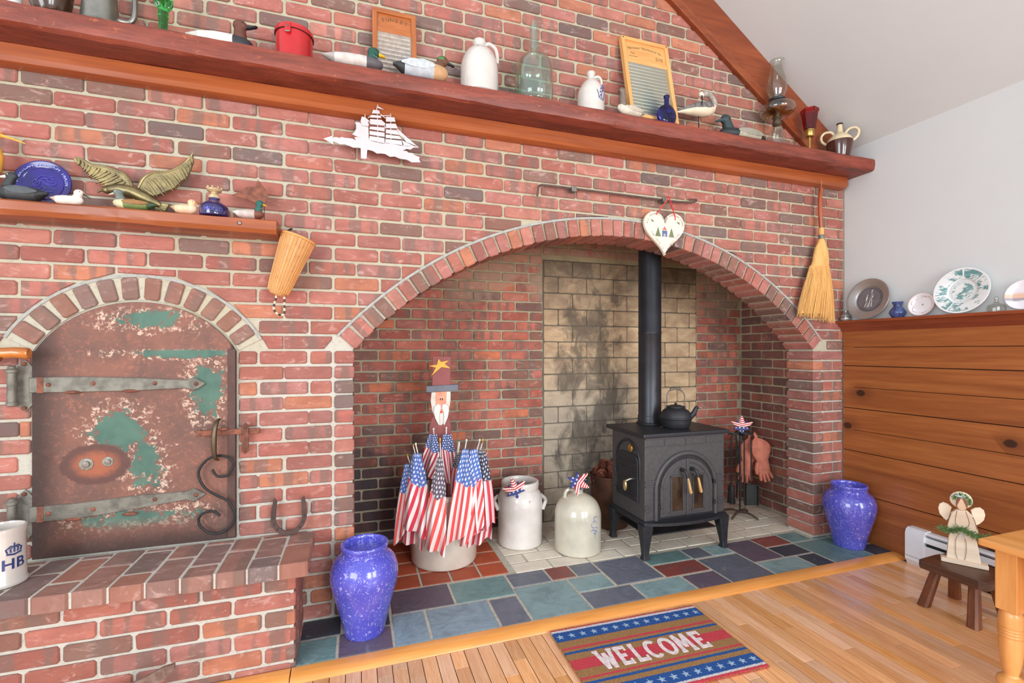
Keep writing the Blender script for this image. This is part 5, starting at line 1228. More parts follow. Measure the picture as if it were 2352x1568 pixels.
# rusty bird silhouette on a wire
t = thing('rusty_bird', 'flat rusty sheet-metal bird on a wire with wooden foot, behind the small mallard', 'figurine', (-.375, -.055, SZ))
MB().prism([(-.117, .11), (-.09, .128), (-.06, .152), (-.032, .155), (-.02, .185), (-.005, .168), (.015, .14), (.02, .115), (.008, .09), (-.02, .082), (-.06, .098)], -.0015, .0015).obj('silhouette', RUST, t)
rod(MB(), (.004, 0, .012), (.004, 0, .1), .0014).obj('wire', IRON, t); MB().box(-.016, .036, -.014, .014, 0, .014, .002).obj('foot', wood('foot_wood', (196, 158, 116), (170, 130, 90), .6), t)

# ---------------------------------------------------------------- wood stove
CAST = mt('cast_iron', (80, 78, 80), .5, .25, var=.1, scale=60, bump=.25)
CASTD = mt('cast_iron_dark', (52, 53, 58), .48, .35, var=.12, scale=40, bump=.2)
sv = thing('wood_stove', 'black cast iron wood stove with arched twin glass doors, standing on slender legs', 'stove', (1.895, .245, 0))
MB().box(-.288, .288, -.178, .19, .2185, .709, .006).obj('body', CAST, sv)
MB().box(-.312, .312, -.202, .235, .709, .735, .009).obj('top_plate', CASTD, sv)
MB().box(-.3, .3, -.19, .2, .188, .219, .01).obj('base_frame', CASTD, sv)
lip = [(-.3, -.185)] + [(lerp(-.3, .3, i / 16), -.19 - .062 * (1 - (2 * i / 16 - 1) ** 2) ** .8) for i in range(17)] + [(.3, -.185)]
q = MB(); m = MB().prism([(x, y) for x, y in lip], 0, .016, .003); q.add([(x, z, .2 + .0 - y + .016) for x, y, z in m.v], m.f); q.obj('ash_lip', CASTD, sv)
MB().box(-.25, .25, -.15, .17, .118, .126, .002).obj('heat_shield', CASTD, sv)
q = MB(); rod(q, (-.25, -.15, .122), (-.29, -.15, .16), .004); rod(q, (.25, -.15, .122), (.29, -.15, .16), .004); rod(q, (-.25, .17, .122), (-.29, .17, .16), .004); rod(q, (.25, .17, .122), (.29, .17, .16), .004); q.obj('shield_bracket', CASTD, sv)
for sx in (-1, 1):
    for sy in (-1, 1):
        secs = [(.2, .03, .036), (.17, .031, .034), (.12, .034, .027), (.06, .038, .02), (.02, .04, .017), (.008, .04, .021), (0, .04, .022)]
        y0 = -.155 if sy < 0 else .165
        MB().ring_loft([[(sx * (.245 + off) + a * w, y0 + sy * (off - .02) + b * w, z) for a, b in ((-.8, -1), (.8, -1), (1, -.8), (1, .8), (.8, 1), (-.8, 1), (-1, .8), (-1, -.8))] for z, off, w in secs]).obj('leg', CASTD, sv, smooth=30)
FY = -.178
q = MB(); q.box(-.284, .284, FY - .005, FY + .001, .652, .658, .001)
for x in (-.15, 0, .15): q.box(x - .003, x + .003, FY - .004, FY + .001, .66, .7, .001)
q.box(-.286, .286, FY - .006, FY + .001, .698, .707, .002); q.obj('frieze_ribs', CAST, sv)
for sx in (-1, 1):
    for z in (.452, .424, .308, .283):
        a, b = (.215 if z > .4 else .238), .286
        MB().box(sx * a if sx > 0 else -b, b if sx > 0 else -a, FY - .006, FY + .001, z - .005, z + .005, .002).obj('rib', CAST, sv)
arch = [(-.215, FY - .004, .222), (-.215, FY - .004, .39)] + [(.215 * -math.cos(a), FY - .004, .39 + .215 * math.sin(a)) for a in [PI * i / 24 for i in range(25)]] + [(.215, FY - .004, .39), (.215, FY - .004, .222)]
MB().tube(arch, .0135, 10).obj('arch_moulding', CAST, sv, smooth=True)
MB().prism([(-.203, .222), (.203, .222)] + [(.203 * math.cos(a), .39 + .203 * math.sin(a)) for a in [PI * i / 24 for i in range(25)]], FY - .003, FY + .001).obj('door_recess', CASTD, sv)
PANE = mt('stove_glass', (58, 46, 38), .06, var=.3, scale=12, Coat_Weight=1.0)
for sx in (-1, 1):
    arcp = [(sx * .188 * math.cos(a), .385 + .188 * math.sin(a)) for a in [lerp(0, PI / 2 - .012, i / 14) for i in range(15)]]
    d_ = MB().prism([(sx * .002, .236), (sx * .188, .236)] + arcp, FY - .014, FY - .003, .003).obj('door', CAST, sv)
    arcp2 = [(sx * .165 * math.cos(a), .385 + .165 * math.sin(a)) for a in [lerp(.05, PI / 2 - .1, i / 12) for i in range(13)]]
    MB().tube([(sx * .168, FY - .0145, .25)] + [(x, FY - .0145, z) for x, z in arcp2], .004, 6).obj('door_bead', CAST, d_, smooth=True)
    x0, x1 = (-.112, -.036) if sx < 0 else (.044, .112)
    MB().box(x0, x1, FY - .0165, FY - .0135, .268, .47, .001).obj('pane', PANE, d_)
    q = MB()
    for a, b, c_, e_ in ((x0 - .009, x0, .262, .478), (x1, x1 + .009, .262, .478), (x0 - .009, x1 + .009, .47, .479), (x0 - .014, x1 + .014, .254, .268)): q.box(a, b, FY - .021, FY - .012, c_, e_, .002)
    q.obj('window_frame', CAST, d_)
    for z in (.295, .42):
        q = MB()
        for k in range(3): q.lathe([(.008, -.012 + k * .009), (.0095, -.011 + k * .009), (.0095, -.005 + k * .009), (.008, -.004 + k * .009)], 10)
        q.obj('hinge', CASTD, d_, smooth=35, loc=(sx * .2, FY - .014, z))
    hx = -.045 if sx < 0 else .028
    MB().tube(smooth_prof([(hx, FY - .012, .512), (hx, FY - .042, .512), (hx + .006, FY - .056, .5), (hx + .012, FY - .06, .47)], 4), [.011] * 4 + [.009] * 9, 10).obj('handle_elbow', CASTD, d_, smooth=True)
    MB().tube([(hx + .012, FY - .06, .472), (hx + .018, FY - .062, .445), (hx + .024, FY - .064, .41), (hx + .029, FY - .066, .385), (hx + .03, FY - .066, .378)], [.006, .008, .0095, .0105, .006], 10).obj('handle_grip', mt('pale_wood_grip', (206, 168, 110), .4, .2, var=.12, scale=40), d_, smooth=True)
MB().box(-.008, .01, FY - .02, FY - .01, .238, .575, .003).obj('door_stop', CAST, sv)
# side loading door with thermostat knob and handle
XS = -.288
q = MB(); pl_ = [(-.12, .315), (.115, .315), (.115, .56), (.1, .585), (.07, .595), (-.12 + .05, .595), (-.12 + .02, .585), (-.12, .56)]
m = MB().prism(pl_, 0, .012, .004); q.add([(XS - .012 + y, -x * 1.0 - .005, z) for x, y, z in m.v], m.f); sd = q.obj('side_door', CASTD, sv)
q = MB()
for z in (.54, .5, .36, .34): MB().box(XS - .016, XS - .01, -.1, .1, z - .004, z + .004, .002).obj('rib', CASTD, sd)
MB().tube([(XS - .002, -.13, .45)] + [(XS - .002, .13 * -math.cos(a), .54 + .13 * math.sin(a)) for a in [PI * i / 20 for i in range(21)]] + [(XS - .002, .13, .45)], .008, 8).obj('side_arch', CASTD, sv, smooth=True)
q = MB(); q.M = Matrix.Rotation(-PI / 2, 4, 'Y'); q.lathe([(.021, 0), (.024, .004), (.024, .014), (.018, .02), (.008, .022)], 20).obj('thermostat_knob', BRASS, sv, smooth=40, loc=(XS - .003, -.05, .628))
MB().tube(smooth_prof([(XS - .01, -.085, .45), (XS - .04, -.085, .452), (XS - .07, -.08, .44)], 4), .0085, 10).obj('side_handle', mt('nickel', (160, 156, 146), .25, .9), sv, smooth=True)
q = MB(); q.M = Matrix.Translation((XS - .072, -.08, .415)) ; q.ell((0, 0, 0), (.012, .018, .034), 14, 10).obj('side_grip', mt('brass_grip', (190, 170, 120), .25, .85), sv, smooth=True)
for z in (.34, .46): MB().lathe([(.008, -.014), (.0095, -.012), (.0095, .012), (.008, .014)], 10).obj('hinge', CASTD, sd, smooth=35, loc=(XS - .012, .125, z))
# stove pipe
sp_ = thing('stove_pipe', 'straight matt black stove pipe rising behind the kettle into the chimney', 'stove pipe', (1.875, .405, .735))
PIPE = mt('pipe_black', (56, 58, 64), .38, .45, var=.15, scale=6)
MB().lathe([(.076, 0), (.078, .002), (.078, .05), (.076, .056), (.0745, .06), (.0745, .6), (.0765, .603), (.0765, .609), (.0745, .612), (.0745, 1.315)], 40).obj('pipe', PIPE, sp_, smooth=40)
MB().lathe([(.079, 0), (.088, .001), (.088, .008), (.079, .012)], 40).obj('collar', CASTD, sp_, smooth=40)
# kettle
kt = thing('iron_kettle', 'black cast iron kettle with wire bail handle on the stove top', 'kettle', (1.925, .2, .735), rz=R(-30))
MB().lathe(smooth_prof([(.07, 0), (.076, .003), (.082, .01), (.09, .03), (.096, .058), (.1, .062), (.1, .068), (.096, .072), (.09, .09), (.075, .112), (.05, .126), (.047, .128)], 3), 40).obj('body', CASTD, kt, smooth=50)
lid = MB().lathe([(.05, .124), (.053, .128), (.053, .136), (.048, .138), (.03, .144), (.003, .147)], 32).obj('lid', CASTD, kt, smooth=40)
MB().ell((0, 0, .152), (.009, .009, .008), 12, 8).obj('lid_knob', CASTD, lid, smooth=True)
MB().tube(smooth_prof([(.082, -.01, .07), (.105, -.014, .095), (.118, -.016, .125), (.128, -.018, .138)], 4), [.02, .019, .018, .017, .016, .015, .014, .013, .0125, .012, .012, .012, .013], 12).obj('spout', CASTD, kt, smooth=True)
bail = [(-.052, 0, .132), (-.054, 0, .18), (-.05, 0, .215), (-.03, 0, .24), (0, 0, .248), (.03, 0, .24), (.05, 0, .215), (.054, 0, .18), (.052, 0, .132)]
bh = MB().tube(smooth_prof(bail, 4), .0035, 8).obj('bail_handle', GREYI, kt, smooth=True)
q = MB(); pts = []
for i in range(140):
    f = i / 139; x = lerp(-.034, .034, f); z = .248 - 7 * x * x; a = f * 2 * PI * 11
    pts.append((x, .009 * math.cos(a), z + .009 * math.sin(a)))
q.tube(pts, .0022, 5).obj('coil_grip', mt('coil_steel', (176, 168, 156), .3, .8), bh, smooth=True)
for sx in (-1, 1): MB().box(sx * .052 - .008, sx * .052 + .008, -.006, .006, .112, .14, .003).obj('lug', CASTD, kt)

# ---------------------------------------------------------------- bucket of pine cones
bu = thing('copper_bucket', 'old brown copper bucket of pine cones behind the stove', 'bucket', (1.705, .63, 0))
COPR = mt('old_copper', (112, 76, 58), .5, .6, var=.2, scale=10, rgb2=(84, 62, 52))
MB().lathe([(.115, 0), (.12, .003), (.14, .345), (.146, .348), (.146, .358), (.138, .358), (.134, .34), (.116, .02), (.01, .015)], 40).obj('pail', COPR, bu, smooth=35)
MB().box(-.16, -.13, -.03, .03, .35, .352).obj('rim_tab', COPR, bu)
MB().tube([(-.142, .02 * math.cos(2 * PI * i / 16), .315 + .022 * math.sin(2 * PI * i / 16)) for i in range(16)], .004, 6, True).obj('ring_handle', COPR, bu, smooth=True)
CONE = mt('cone_brown', (104, 52, 40), .6, var=.25, scale=90, rgb2=(176, 112, 88))
q = MB(); q.ell((0, 0, 0), (.026, .026, .042), 12, 8)
for k in range(90):
    f = (k + .5) / 90; z = lerp(-.042, .044, f); r = .03 * math.sqrt(max(.06, 1 - (z / .048) ** 2)); a = k * 2.39996
    c_, s_ = math.cos(a), math.sin(a); w = .011 * (.6 + r / .03 * .5)
    P = lambda rr, tt, zz: (rr * c_ - tt * s_, rr * s_ + tt * c_, z + zz)
    q.add([P(r * .75, -w, -.002), P(r * .75, w, -.002), P(r + .006, w * .7, .005), P(r + .013, 0, .008), P(r + .006, -w * .7, .005), P(r + .002, 0, -.003)], [(0, 1, 2, 3, 4), (0, 5, 1), (1, 5, 2), (2, 5, 3), (3, 5, 4), (4, 5, 0)])
cme = q.mesh('pine_cone', CONE)
rg = random.Random(4)
for i in range(10):
    if i < 7: a = 2 * PI * i / 7; r, z = .09, .352
    else: a = 2 * PI * i / 3 + .4; r, z = .046, .404
    o = bpy.data.objects.new('pine_cone', cme); COL.objects.link(o); o.location = (1.705 + r * math.cos(a), .63 + r * math.sin(a), z)
    o.rotation_euler = (rg.uniform(-.4, .4), rg.uniform(-.4, .4), rg.uniform(0, 6))
    tag(o, 'brown pine cone heaped in the copper bucket', 'pine cone', 'pine cones in the copper bucket')

# ---------------------------------------------------------------- fire tools
TX, TY = 2.7, .47
ts = thing('tool_stand', 'black iron fireplace tool stand with splayed feet in the corner of the fire chamber', 'tool stand', (TX, TY, 0), rz=R(-18))
rod(MB(), (0, 0, .03), (0, 0, .65), .0065, 10).obj('post', IRON, ts, smooth=True)
for k in range(4):
    a = R(-50) + k * PI / 2
    MB().tube(smooth_prof([(.0, 0, .03), (.05 * math.cos(a), .05 * math.sin(a), .036), (.1 * math.cos(a), .1 * math.sin(a), .022), (.13 * math.cos(a), .13 * math.sin(a), .007)], 4), [.0085] * 10 + [.008, .007, .0055], 8).obj('foot', mt('worn_iron', (98, 82, 74), .6, .4, var=.2), ts, smooth=True)
MB().box(-.085, .085, -.008, .008, .6, .616, .003).obj('crossbar', IRON, ts)
MB().box(-.008, .008, -.07, .07, .6, .616, .003).obj('crossbar', IRON, ts)
MB().tube([(.012 * math.cos(2 * PI * i / 12), 0, .66 + .014 * math.sin(2 * PI * i / 12)) for i in range(12)], .004, 6, True).obj('loop', IRON, ts, smooth=True)
def tool(name, label, dx, dy, head):
    t = thing(name, label, 'fire tool', (TX + dx, TY + dy, .14), rz=R(-18))
    rod(MB(), (0, 0, .0 if head != 'shovel' else .1), (0, 0, .43), .0048, 8).obj('shaft', IRON, t, smooth=True)
    MB().tube(smooth_prof([(0, 0, .428), (-.006, -.006, .446), (0, -.012, .462), (.006, -.006, .474), (0, .004, .478)], 3), .0042, 6).obj('hook', IRON, t, smooth=True)
    pts = [(.0052 * math.cos(i * .9), .0052 * math.sin(i * .9), .2 + i * .003) for i in range(60)]
    MB().tube(pts, .0016, 4).obj('twist', IRON, t)
    if head == 'shovel':
        q = MB(); q.box(-.046, .046, -.004, .0, -.05, .105, .001); q.box(-.046, -.042, -.022, 0, -.045, .105); q.box(.042, .046, -.022, 0, -.045, .105); q.box(-.046, .046, -.022, 0, .1, .105)
        q.obj('pan', mt('pan_iron', (58, 60, 60), .5, .4), t)
    if head == 'brush':
        MB().lathe([(.01, .1), (.022, .09), (.024, .06), (.012, .105)], 16).obj('ferrule', IRON, t, smooth=40)
        rg = random.Random(6); q = MB(); q.lathe([(.021, .08), (.024, -.03), (.02, -.035)], 16)
        for i in range(120):
            a = rg.uniform(0, 2 * PI); k = rg.uniform(.6, 1); q.tube([(.022 * k * math.cos(a), .022 * k * math.sin(a), .08), (.029 * k * math.cos(a), .029 * k * math.sin(a), rg.uniform(-.045, -.03))], .001, 3)
        tag(q.obj('bristles', mt('brush_bristle', (52, 52, 50), .8), t), kind='stuff')
    if head == 'poker': MB().tube([(0, 0, .0), (.004, 0, -.03), (.012, 0, -.05)], [.0048, .004, .0015], 6).obj('point', IRON, t, smooth=True); 
    if head == 'poker': MB().tube([(0, 0, .01), (.016, 0, -.004), (.024, 0, .004)], [.004, .0035, .002], 6).obj('barb', IRON, t, smooth=True)
    if head == 'tongs':
        MB().tube([(.0, 0, .43), (.016, .004, .3), (.014, .004, .1), (.004, .004, -.02)], .004, 6).obj('jaw', IRON, t, smooth=True); MB().tube([(0, 0, .02), (-.004, 0, -.01), (.004, 0, -.03)], .004, 6).obj('jaw', IRON, t, smooth=True)
    return t
tool('fire_brush', 'fireplace brush with dark bristles hanging on the tool stand', -.08, -.0, 'brush')
tool('fire_poker', 'fireplace poker with barbed point hanging on the tool stand', -.03, -.07, 'poker')
tool('fire_shovel', 'fireplace shovel with square black pan hanging on the tool stand', .055, -.05, 'shovel')
tool('fire_tongs', 'pair of iron fire tongs hanging on the tool stand', .025, .06, 'tongs')
# leather gloves
LEA = mt('red_leather', (196, 118, 96), .8, var=.12, scale=18, bump=.3, rgb2=(172, 96, 76))
def glove(label, loc, rz, lean):
    t = thing('work_glove', label, 'glove', loc, rz, ry=lean)
    MB().ring_loft([[(cx + rx * math.cos(2 * PI * j / 20), ry_ * math.sin(2 * PI * j / 20), z) for j in range(20)] for z, cx, rx, ry_ in smooth_prof([(0, -.01, .012, .005), (-.025, .0, .045, .009), (-.06, .006, .068, .012), (-.1, .01, .07, .014), (-.14, .006, .056, .015), (-.165, .004, .046, .015)], 3)]).obj('cuff', LEA, t, smooth=60)
    MB().ring_loft([[(cx + rx * math.cos(2 * PI * j / 20), ry_ * math.sin(2 * PI * j / 20), z) for j in range(20)] for z, cx, rx, ry_ in smooth_prof([(-.15, .004, .042, .018), (-.19, .0, .044, .022), (-.24, -.002, .047, .022), (-.27, 0, .043, .018)], 3)]).obj('palm', LEA, t, smooth=60)
    for k, (dx, l, sp) in enumerate(((-.032, .06, -.01), (-.011, .075, -.003), (.011, .072, .004), (.031, .055, .012))):
        MB().tube(smooth_prof([(dx, 0, -.255), (dx + sp * .5, -.004, -.255 - l * .5), (dx + sp, -.014, -.255 - l)], 4), [.0115, .0118, .012, .012, .0118, .0114, .011, .01, .006], 10).obj('finger', LEA, t, smooth=True)
    MB().tube(smooth_prof([(-.034, -.006, -.18), (-.056, -.012, -.22), (-.06, -.016, -.262)], 4), [.016, .016, .0155, .015, .0145, .014, .0135, .012, .007], 10).obj('thumb', LEA, t, smooth=True)
    MB().tube([(0, 0, -.004), (-.006, 0, .03), (-.012, 0, .04), (-.016, 0, .028), (-.01, 0, -.006)], .006, 6).obj('hang_tab', LEA, t, smooth=True)
    return t
glove('reddish leather work glove with flared cuff hanging at the front of the tool stand', (2.82, .43, .58), R(-24), R(-12))
glove('second reddish leather glove, tucked behind its mate on the tool stand', (2.815, .485, .56), R(-30), R(8))

# ---------------------------------------------------------------- star hat ornaments
def ornament(label, loc, rz, roll, pitch=0.0):
    t = thing('star_ornament', label, 'ornament', loc, rz, rx=pitch, ry=roll, group='patriotic star ornaments')
    STARN = MATS.get('star_navy') or star_fabric()
    MB().prism(star_poly(.062, PI, .45, (0, -.01)), -.004, .008, .003).obj('star', STARN, t)
    RW = MATS.get('red_white_wood') or stripe_wood()
    br_ = [(-.074, .03), (-.06, .01), (-.03, -.006), (.03, -.006), (.06, .01), (.074, .03), (.06, .03), (.025, .022), (-.025, .022), (-.06, .03)]
    MB().prism(br_, -.016, .012, .004).obj('hat_brim', RW, t)
    MB().lathe([(.024, .018), (.02, .032), (.012, .058), (.004, .072)], 16).obj('hat_crown', RW, t, smooth=50)
    return t
def star_nodes(t, u, v):
    """1 inside a five-pointed star of radius 1 around (0, 0)"""
    th = t.math('ARCTAN2', u, v); r = t.math('SQRT', t.math('ADD', t.math('MULTIPLY', u, u), t.math('MULTIPLY', v, v)))
    k = 2 * PI / 5
    f = t.math('ABSOLUTE', t.math('SUBTRACT', t.math('FRACT', t.math('ADD', t.math('DIVIDE', th, k), 10.5)), .5))
    a = t.math('MULTIPLY', f, k)
    e = t.math('ADD', t.math('MULTIPLY', t.math('MULTIPLY', r, t.math('COSINE', a)), .2245), t.math('MULTIPLY', t.math('MULTIPLY', r, t.math('SINE', a)), .691))
    return t.math('LESS_THAN', e, .2245)
def star_fabric():
    t = NT('star_navy'); s = t.sep(t.coord())
    fx = t.math('MULTIPLY', t.math('SUBTRACT', t.math('FRACT', t.math('DIVIDE', s[0], .026)), .5), 3.0)
    fz = t.math('MULTIPLY', t.math('SUBTRACT', t.math('FRACT', t.math('DIVIDE', s[2], .026)), .5), 3.0)
    MATS['star_navy'] = t.out(t.mix(star_nodes(t, fx, fz), C(48, 62, 128), C(238, 234, 230)), .6); return MATS['star_navy']
def stripe_wood():
    t = NT('red_white_wood'); s = t.sep(t.coord())
    w = t.math('FRACT', t.math('DIVIDE', t.math('SUBTRACT', s[2], t.math('MULTIPLY', t.math('ABSOLUTE', s[0]), .25)), .0145))
    MATS['red_white_wood'] = t.out(t.mix(t.math('GREATER_THAN', w, .52), C(206, 52, 66), C(240, 230, 222)), .6); return MATS['red_white_wood']
ornament('star ornament in striped hat leaning on the rim of the churn jar', (.925, .425, .375), R(-12), R(-17))
ornament('star ornament in striped hat tipped on its side over the jug mouth', (1.27, .26, .43), R(-20), R(115))
ornament('star ornament in striped hat perched on top of the fireplace tool stand', (TX, TY - .016, .67), R(-32), 0)

# ---------------------------------------------------------------- little flags and the wooden figure
def flag_mat(name, canton, red, nst, cell, vc):
    t = NT(name); uv = t.sep(t.coord('UV')); u, v = uv[0], uv[1]
    st = t.math('GREATER_THAN', t.math('FRACT', t.math('MULTIPLY_ADD', u, nst / 2, .0)), .5)
    col = t.mix(st, C(*red), C(240, 228, 224))
    row = t.math('FLOOR', t.math('DIVIDE', v, cell))
    ux = t.math('ADD', t.math('DIVIDE', u, cell * 3.3), t.math('MULTIPLY', t.math('MODULO', row, 2.0), .5))
    fx = t.math('MULTIPLY', t.math('SUBTRACT', t.math('FRACT', ux), .5), 2.4)
    fz = t.math('MULTIPLY', t.math('SUBTRACT', .5, t.math('FRACT', t.math('DIVIDE', v, cell))), 2.2)
    cn = t.mix(star_nodes(t, fx, fz), C(*canton), C(238, 236, 236))
    edge = t.math('ADD', t.math('MULTIPLY', t.math('ABSOLUTE', t.math('SUBTRACT', u, .75)), -.16), vc)
    col = t.mix(t.math('LESS_THAN', v, edge), col, cn)
    t.bump(t.noise(t.vmul(t.coord('UV'), (60, 90, 1)), 3, 2), .08, .002)
    return t.out(col, .7, 0, Sheen_Weight=.3)
F_BLUE = flag_mat('flag_blue', (76, 110, 182), (232, 74, 74), 8, .052, .44)
F_NAVY = flag_mat('flag_navy', (48, 52, 80), (206, 44, 74), 8, .05, .44)
F_PLUM = flag_mat('flag_plum', (96, 82, 100), (232, 84, 80), 7, .048, .45)
F_SMALL = flag_mat('flag_small', (56, 80, 146), (190, 44, 70), 11, .05, .42)
F_CRIM = flag_mat('flag_crimson', (74, 104, 178), (208, 46, 70), 9, .052, .42)
FM = [F_BLUE, F_CRIM, F_CRIM, F_SMALL, F_SMALL, F_PLUM, F_NAVY, F_BLUE, F_BLUE, F_NAVY, F_CRIM]
FLAB = ['small flag drooping over the left edge of the wide crock, narrow folds', 'broad blue and crimson flag spread over the crock rim beside the narrow flag', 'flag hanging lowest behind the broad crimson flag on the crock',
 'tiny close-striped flag standing at the left of the wooden figure', 'tiny close-striped flag standing at the right of the wooden figure', 'flag with faded plum star field hanging in front of the crock',
 'half-hidden dark flag on a thick white stick behind the blue flags', 'flag with straight hanging red stripes and blue star field on the crock', 'flag folded diagonally, tucked behind the straight striped one',
 'flag with dark navy star field on a gold-tipped stick', 'flag with gold tip hanging lowest behind the navy flag']
STICK = mt('white_stick', (232, 226, 216), .5)
rg = random.Random(9)
FV = Vector((.3157, .949, 0)); FU = Vector((.949, -.3157, 0))
for i, pts in enumerate(FLAGS):
    tip, tl_, tr_, b_l, b_r = [Vector(p) for p in pts]
    base = Vector((.497 + (tip.x - .497) * .12, .465 + (tip.y - .465) * .1, .05))
    t = thing('stick_flag', FLAB[i], 'flag', base, group='little flags on sticks in the crock')
    rod(MB(), (0, 0, 0), tuple(tip - base), .0032 if i != 6 else .006, 8).obj('stick', STICK, t, smooth=True)
    MB().ell(tuple(tip - base + Vector((0, 0, .004))), (.0055, .0055, .007 if i not in (5, 9) else .016), 10, 8).obj('finial', GOLD if i in (0, 2, 5, 9, 10) else WHITE, t, smooth=True)
    nu, nv = 22, 24; vs = []; uvs = []; fs = []
    ph_ = rg.uniform(0, 6); nf = rg.uniform(1.3, 2.1); shr = [.1, .55, -.1, .45, -.35, .6, 0, .05, .65, -.3, .2][i]
    for a in range(nv + 1):
        v = a / nv; v_ = v
        L_ = tl_.lerp(b_l, v_) + FU * (-.012 * math.sin(PI * v)); R_ = tr_.lerp(b_r, v_) + FU * (.014 * math.sin(PI * v))
        for b in range(nu + 1):
            u = b / nu
            p = L_.lerp(R_, u) + FV * ((.006 + .022 * v) * math.sin(2 * PI * nf * u + ph_ + v * 1.2) - .012 * math.sin(PI * u)) + Vector((0, 0, .012 * v * math.sin(5 * u + ph_)))
            vs.append(tuple(p - base)); uvs.append((u * (.75 + .25 * v) + (.1 + shr) * v, v))
    for a in range(nv):
        for b in range(nu):
            k = a * (nu + 1) + b; fs.append((k, k + 1, k + nu + 2, k + nu + 1))
    me = bpy.data.meshes.new('cloth'); me.from_pydata(vs, [], fs); me.materials.append(FM[i])
    ul = me.uv_layers.new(name='UVMap')
    for lp in me.loops: ul.data[lp.index].uv = uvs[lp.vertex_index]
    me.polygons.foreach_set('use_smooth', [True] * len(me.polygons))
    o = bpy.data.objects.new('cloth', me); COL.objects.link(o); o.parent = t
# wooden figure
fgx = lambda cx: ((980 + cx / 8.04) - 1012) * .002574
fgz = lambda cy: 1.208 - ((815 + cy / 8.04) - 806) * .002574
FP = lambda pts: [(fgx(x), fgz(y)) for x, y in pts]
fg = thing('wooden_figure', 'painted wooden cut-out man with tall star hat, white moustache and red coat', 'figurine', (.48, .474, .03), rz=R(-9.8))
MAR = mt('barn_red', (146, 78, 76), .6, var=.06); SKIN = mt('peach_paint', (238, 158, 124), .6, var=.06, rgb2=(226, 130, 110)); SLT = mt('slate_paint', (112, 114, 126), .6); YLW = mt('mustard_star', (238, 180, 70), .55, var=.08); OFFW = mt('offwhite_wood', (224, 214, 204), .6)
MB().prism(FP([(105, 75), (440, 85), (425, 620), (95, 620)]), -.011, .011, .002).obj('hat', MAR, fg)
MB().prism(FP([(-15, 625), (560, 596), (578, 615), (572, 720), (-15, 742)]), -.02, .016, .003).obj('hat_brim', SLT, fg)
MB().prism(FP([(205, 120), (260, 180), (405, 155), (325, 220), (440, 305), (265, 280), (80, 440), (160, 290), (30, 255), (180, 230)]), -.02, -.011, .002).obj('star', YLW, fg)
MB().prism(FP([(85, 730), (432, 725), (432, 900), (400, 1080), (330, 1300), (255, 1360), (180, 1300), (95, 1080), (68, 900)]), -.009, .009, .002).obj('beard_board', OFFW, fg)
MB().prism(FP([(160, 730), (360, 728), (350, 960), (290, 1120), (235, 1120), (160, 960)]), -.0115, -.0085, .001).obj('face', SKIN, fg)
q = MB()
for ex in (246, 283): q.ell((fgx(ex), -.0115, fgz(870)), (.0035, .0012, .0075), 10, 6)
q.obj('eye', BLACK, fg, smooth=True)
q = MB()
for ex in (238, 292): q.tube([(fgx(ex - 16), -.0118, fgz(842)), (fgx(ex), -.0118, fgz(830)), (fgx(ex + 16), -.0118, fgz(840))], .0016, 5)
q.obj('eyebrow', WHITE, fg)
MB().ell((fgx(258), -.0115, fgz(1105)), (.008, .002, .007), 10, 6).obj('mouth', mt('mouth_red', (214, 84, 54), .6), fg, smooth=True)
MB().prism(FP([(190, 955), (250, 970), (262, 1040), (240, 1100), (225, 1200), (235, 1340), (215, 1350), (150, 1220), (120, 1100), (130, 1010)]), -.019, -.0118, .003).obj('moustache', WHITE, fg)
MB().prism(FP([(330, 952), (275, 970), (270, 1040), (300, 1110), (310, 1200), (300, 1330), (320, 1350), (380, 1210), (405, 1080), (390, 990)]), -.019, -.0118, .003).obj('moustache', WHITE, fg)
MB().prism([(fgx(45), .012), (fgx(440), .012)] + FP([(440, 1400), (432, 1310), (395, 1200), (330, 1150), (180, 1150), (110, 1190), (72, 1260), (45, 1380)]), -.008, .0095, .002).obj('coat', MAR, fg)

# ---------------------------------------------------------------- panelled wall ledge: plates and small ware
CAPZ = 1.4205
def plate(name, label, y, r, prof, mat, lean=11, sm=60):
    a = R(lean)
    t = thing(name, label, 'plate', (3.118 - .0 - r * math.sin(a) - .012, y, CAPZ + r * math.cos(a) + .002), 0, ry=-(PI / 2 - a))
    MB().lathe(prof, 64).obj('dish', mat, t, smooth=sm); return t
def plate_prof(r, well=.6, rise=.09): return smooth_prof([(.01, -.012 * r / .13), (r * well * .9, -.012 * r / .13), (r * (well + .06), -.004), (r * .985, r * rise), (r, r * rise + .003), (r * .985, r * rise + .005), (r * (well + .05), .003), (r * well, -.002), (r * well * .9, -.004), (.001, -.004)], 3)
PEWP = mt('pewter_plate', (176, 172, 172), .33, .6, var=.06, scale=8)
t = plate('pewter_plate', 'round pewter plate with raised figures in a beaded ring, on the panel ledge', -.19, .128, plate_prof(.128, .62, .1), PEWP)
PDK = mt('pewter_dark', (96, 92, 100), .45, .8)
MB().lathe([(.001, -.0005), (.074, -.0005), (.074, -.0022), (.001, -.0022)], 48).obj('medallion', mt('pewter_mid', (132, 128, 136), .5, .4), t)
q = MB()
for k in range(44):
    a = 2 * PI * k / 44; q.ell((.07 * math.cos(a), .07 * math.sin(a), .0008), (.0028, .0028, .0022), 6, 4)
q.obj('bead_ring', PDK, t, smooth=True)
q = MB()      # local x is up, local -y is to the right
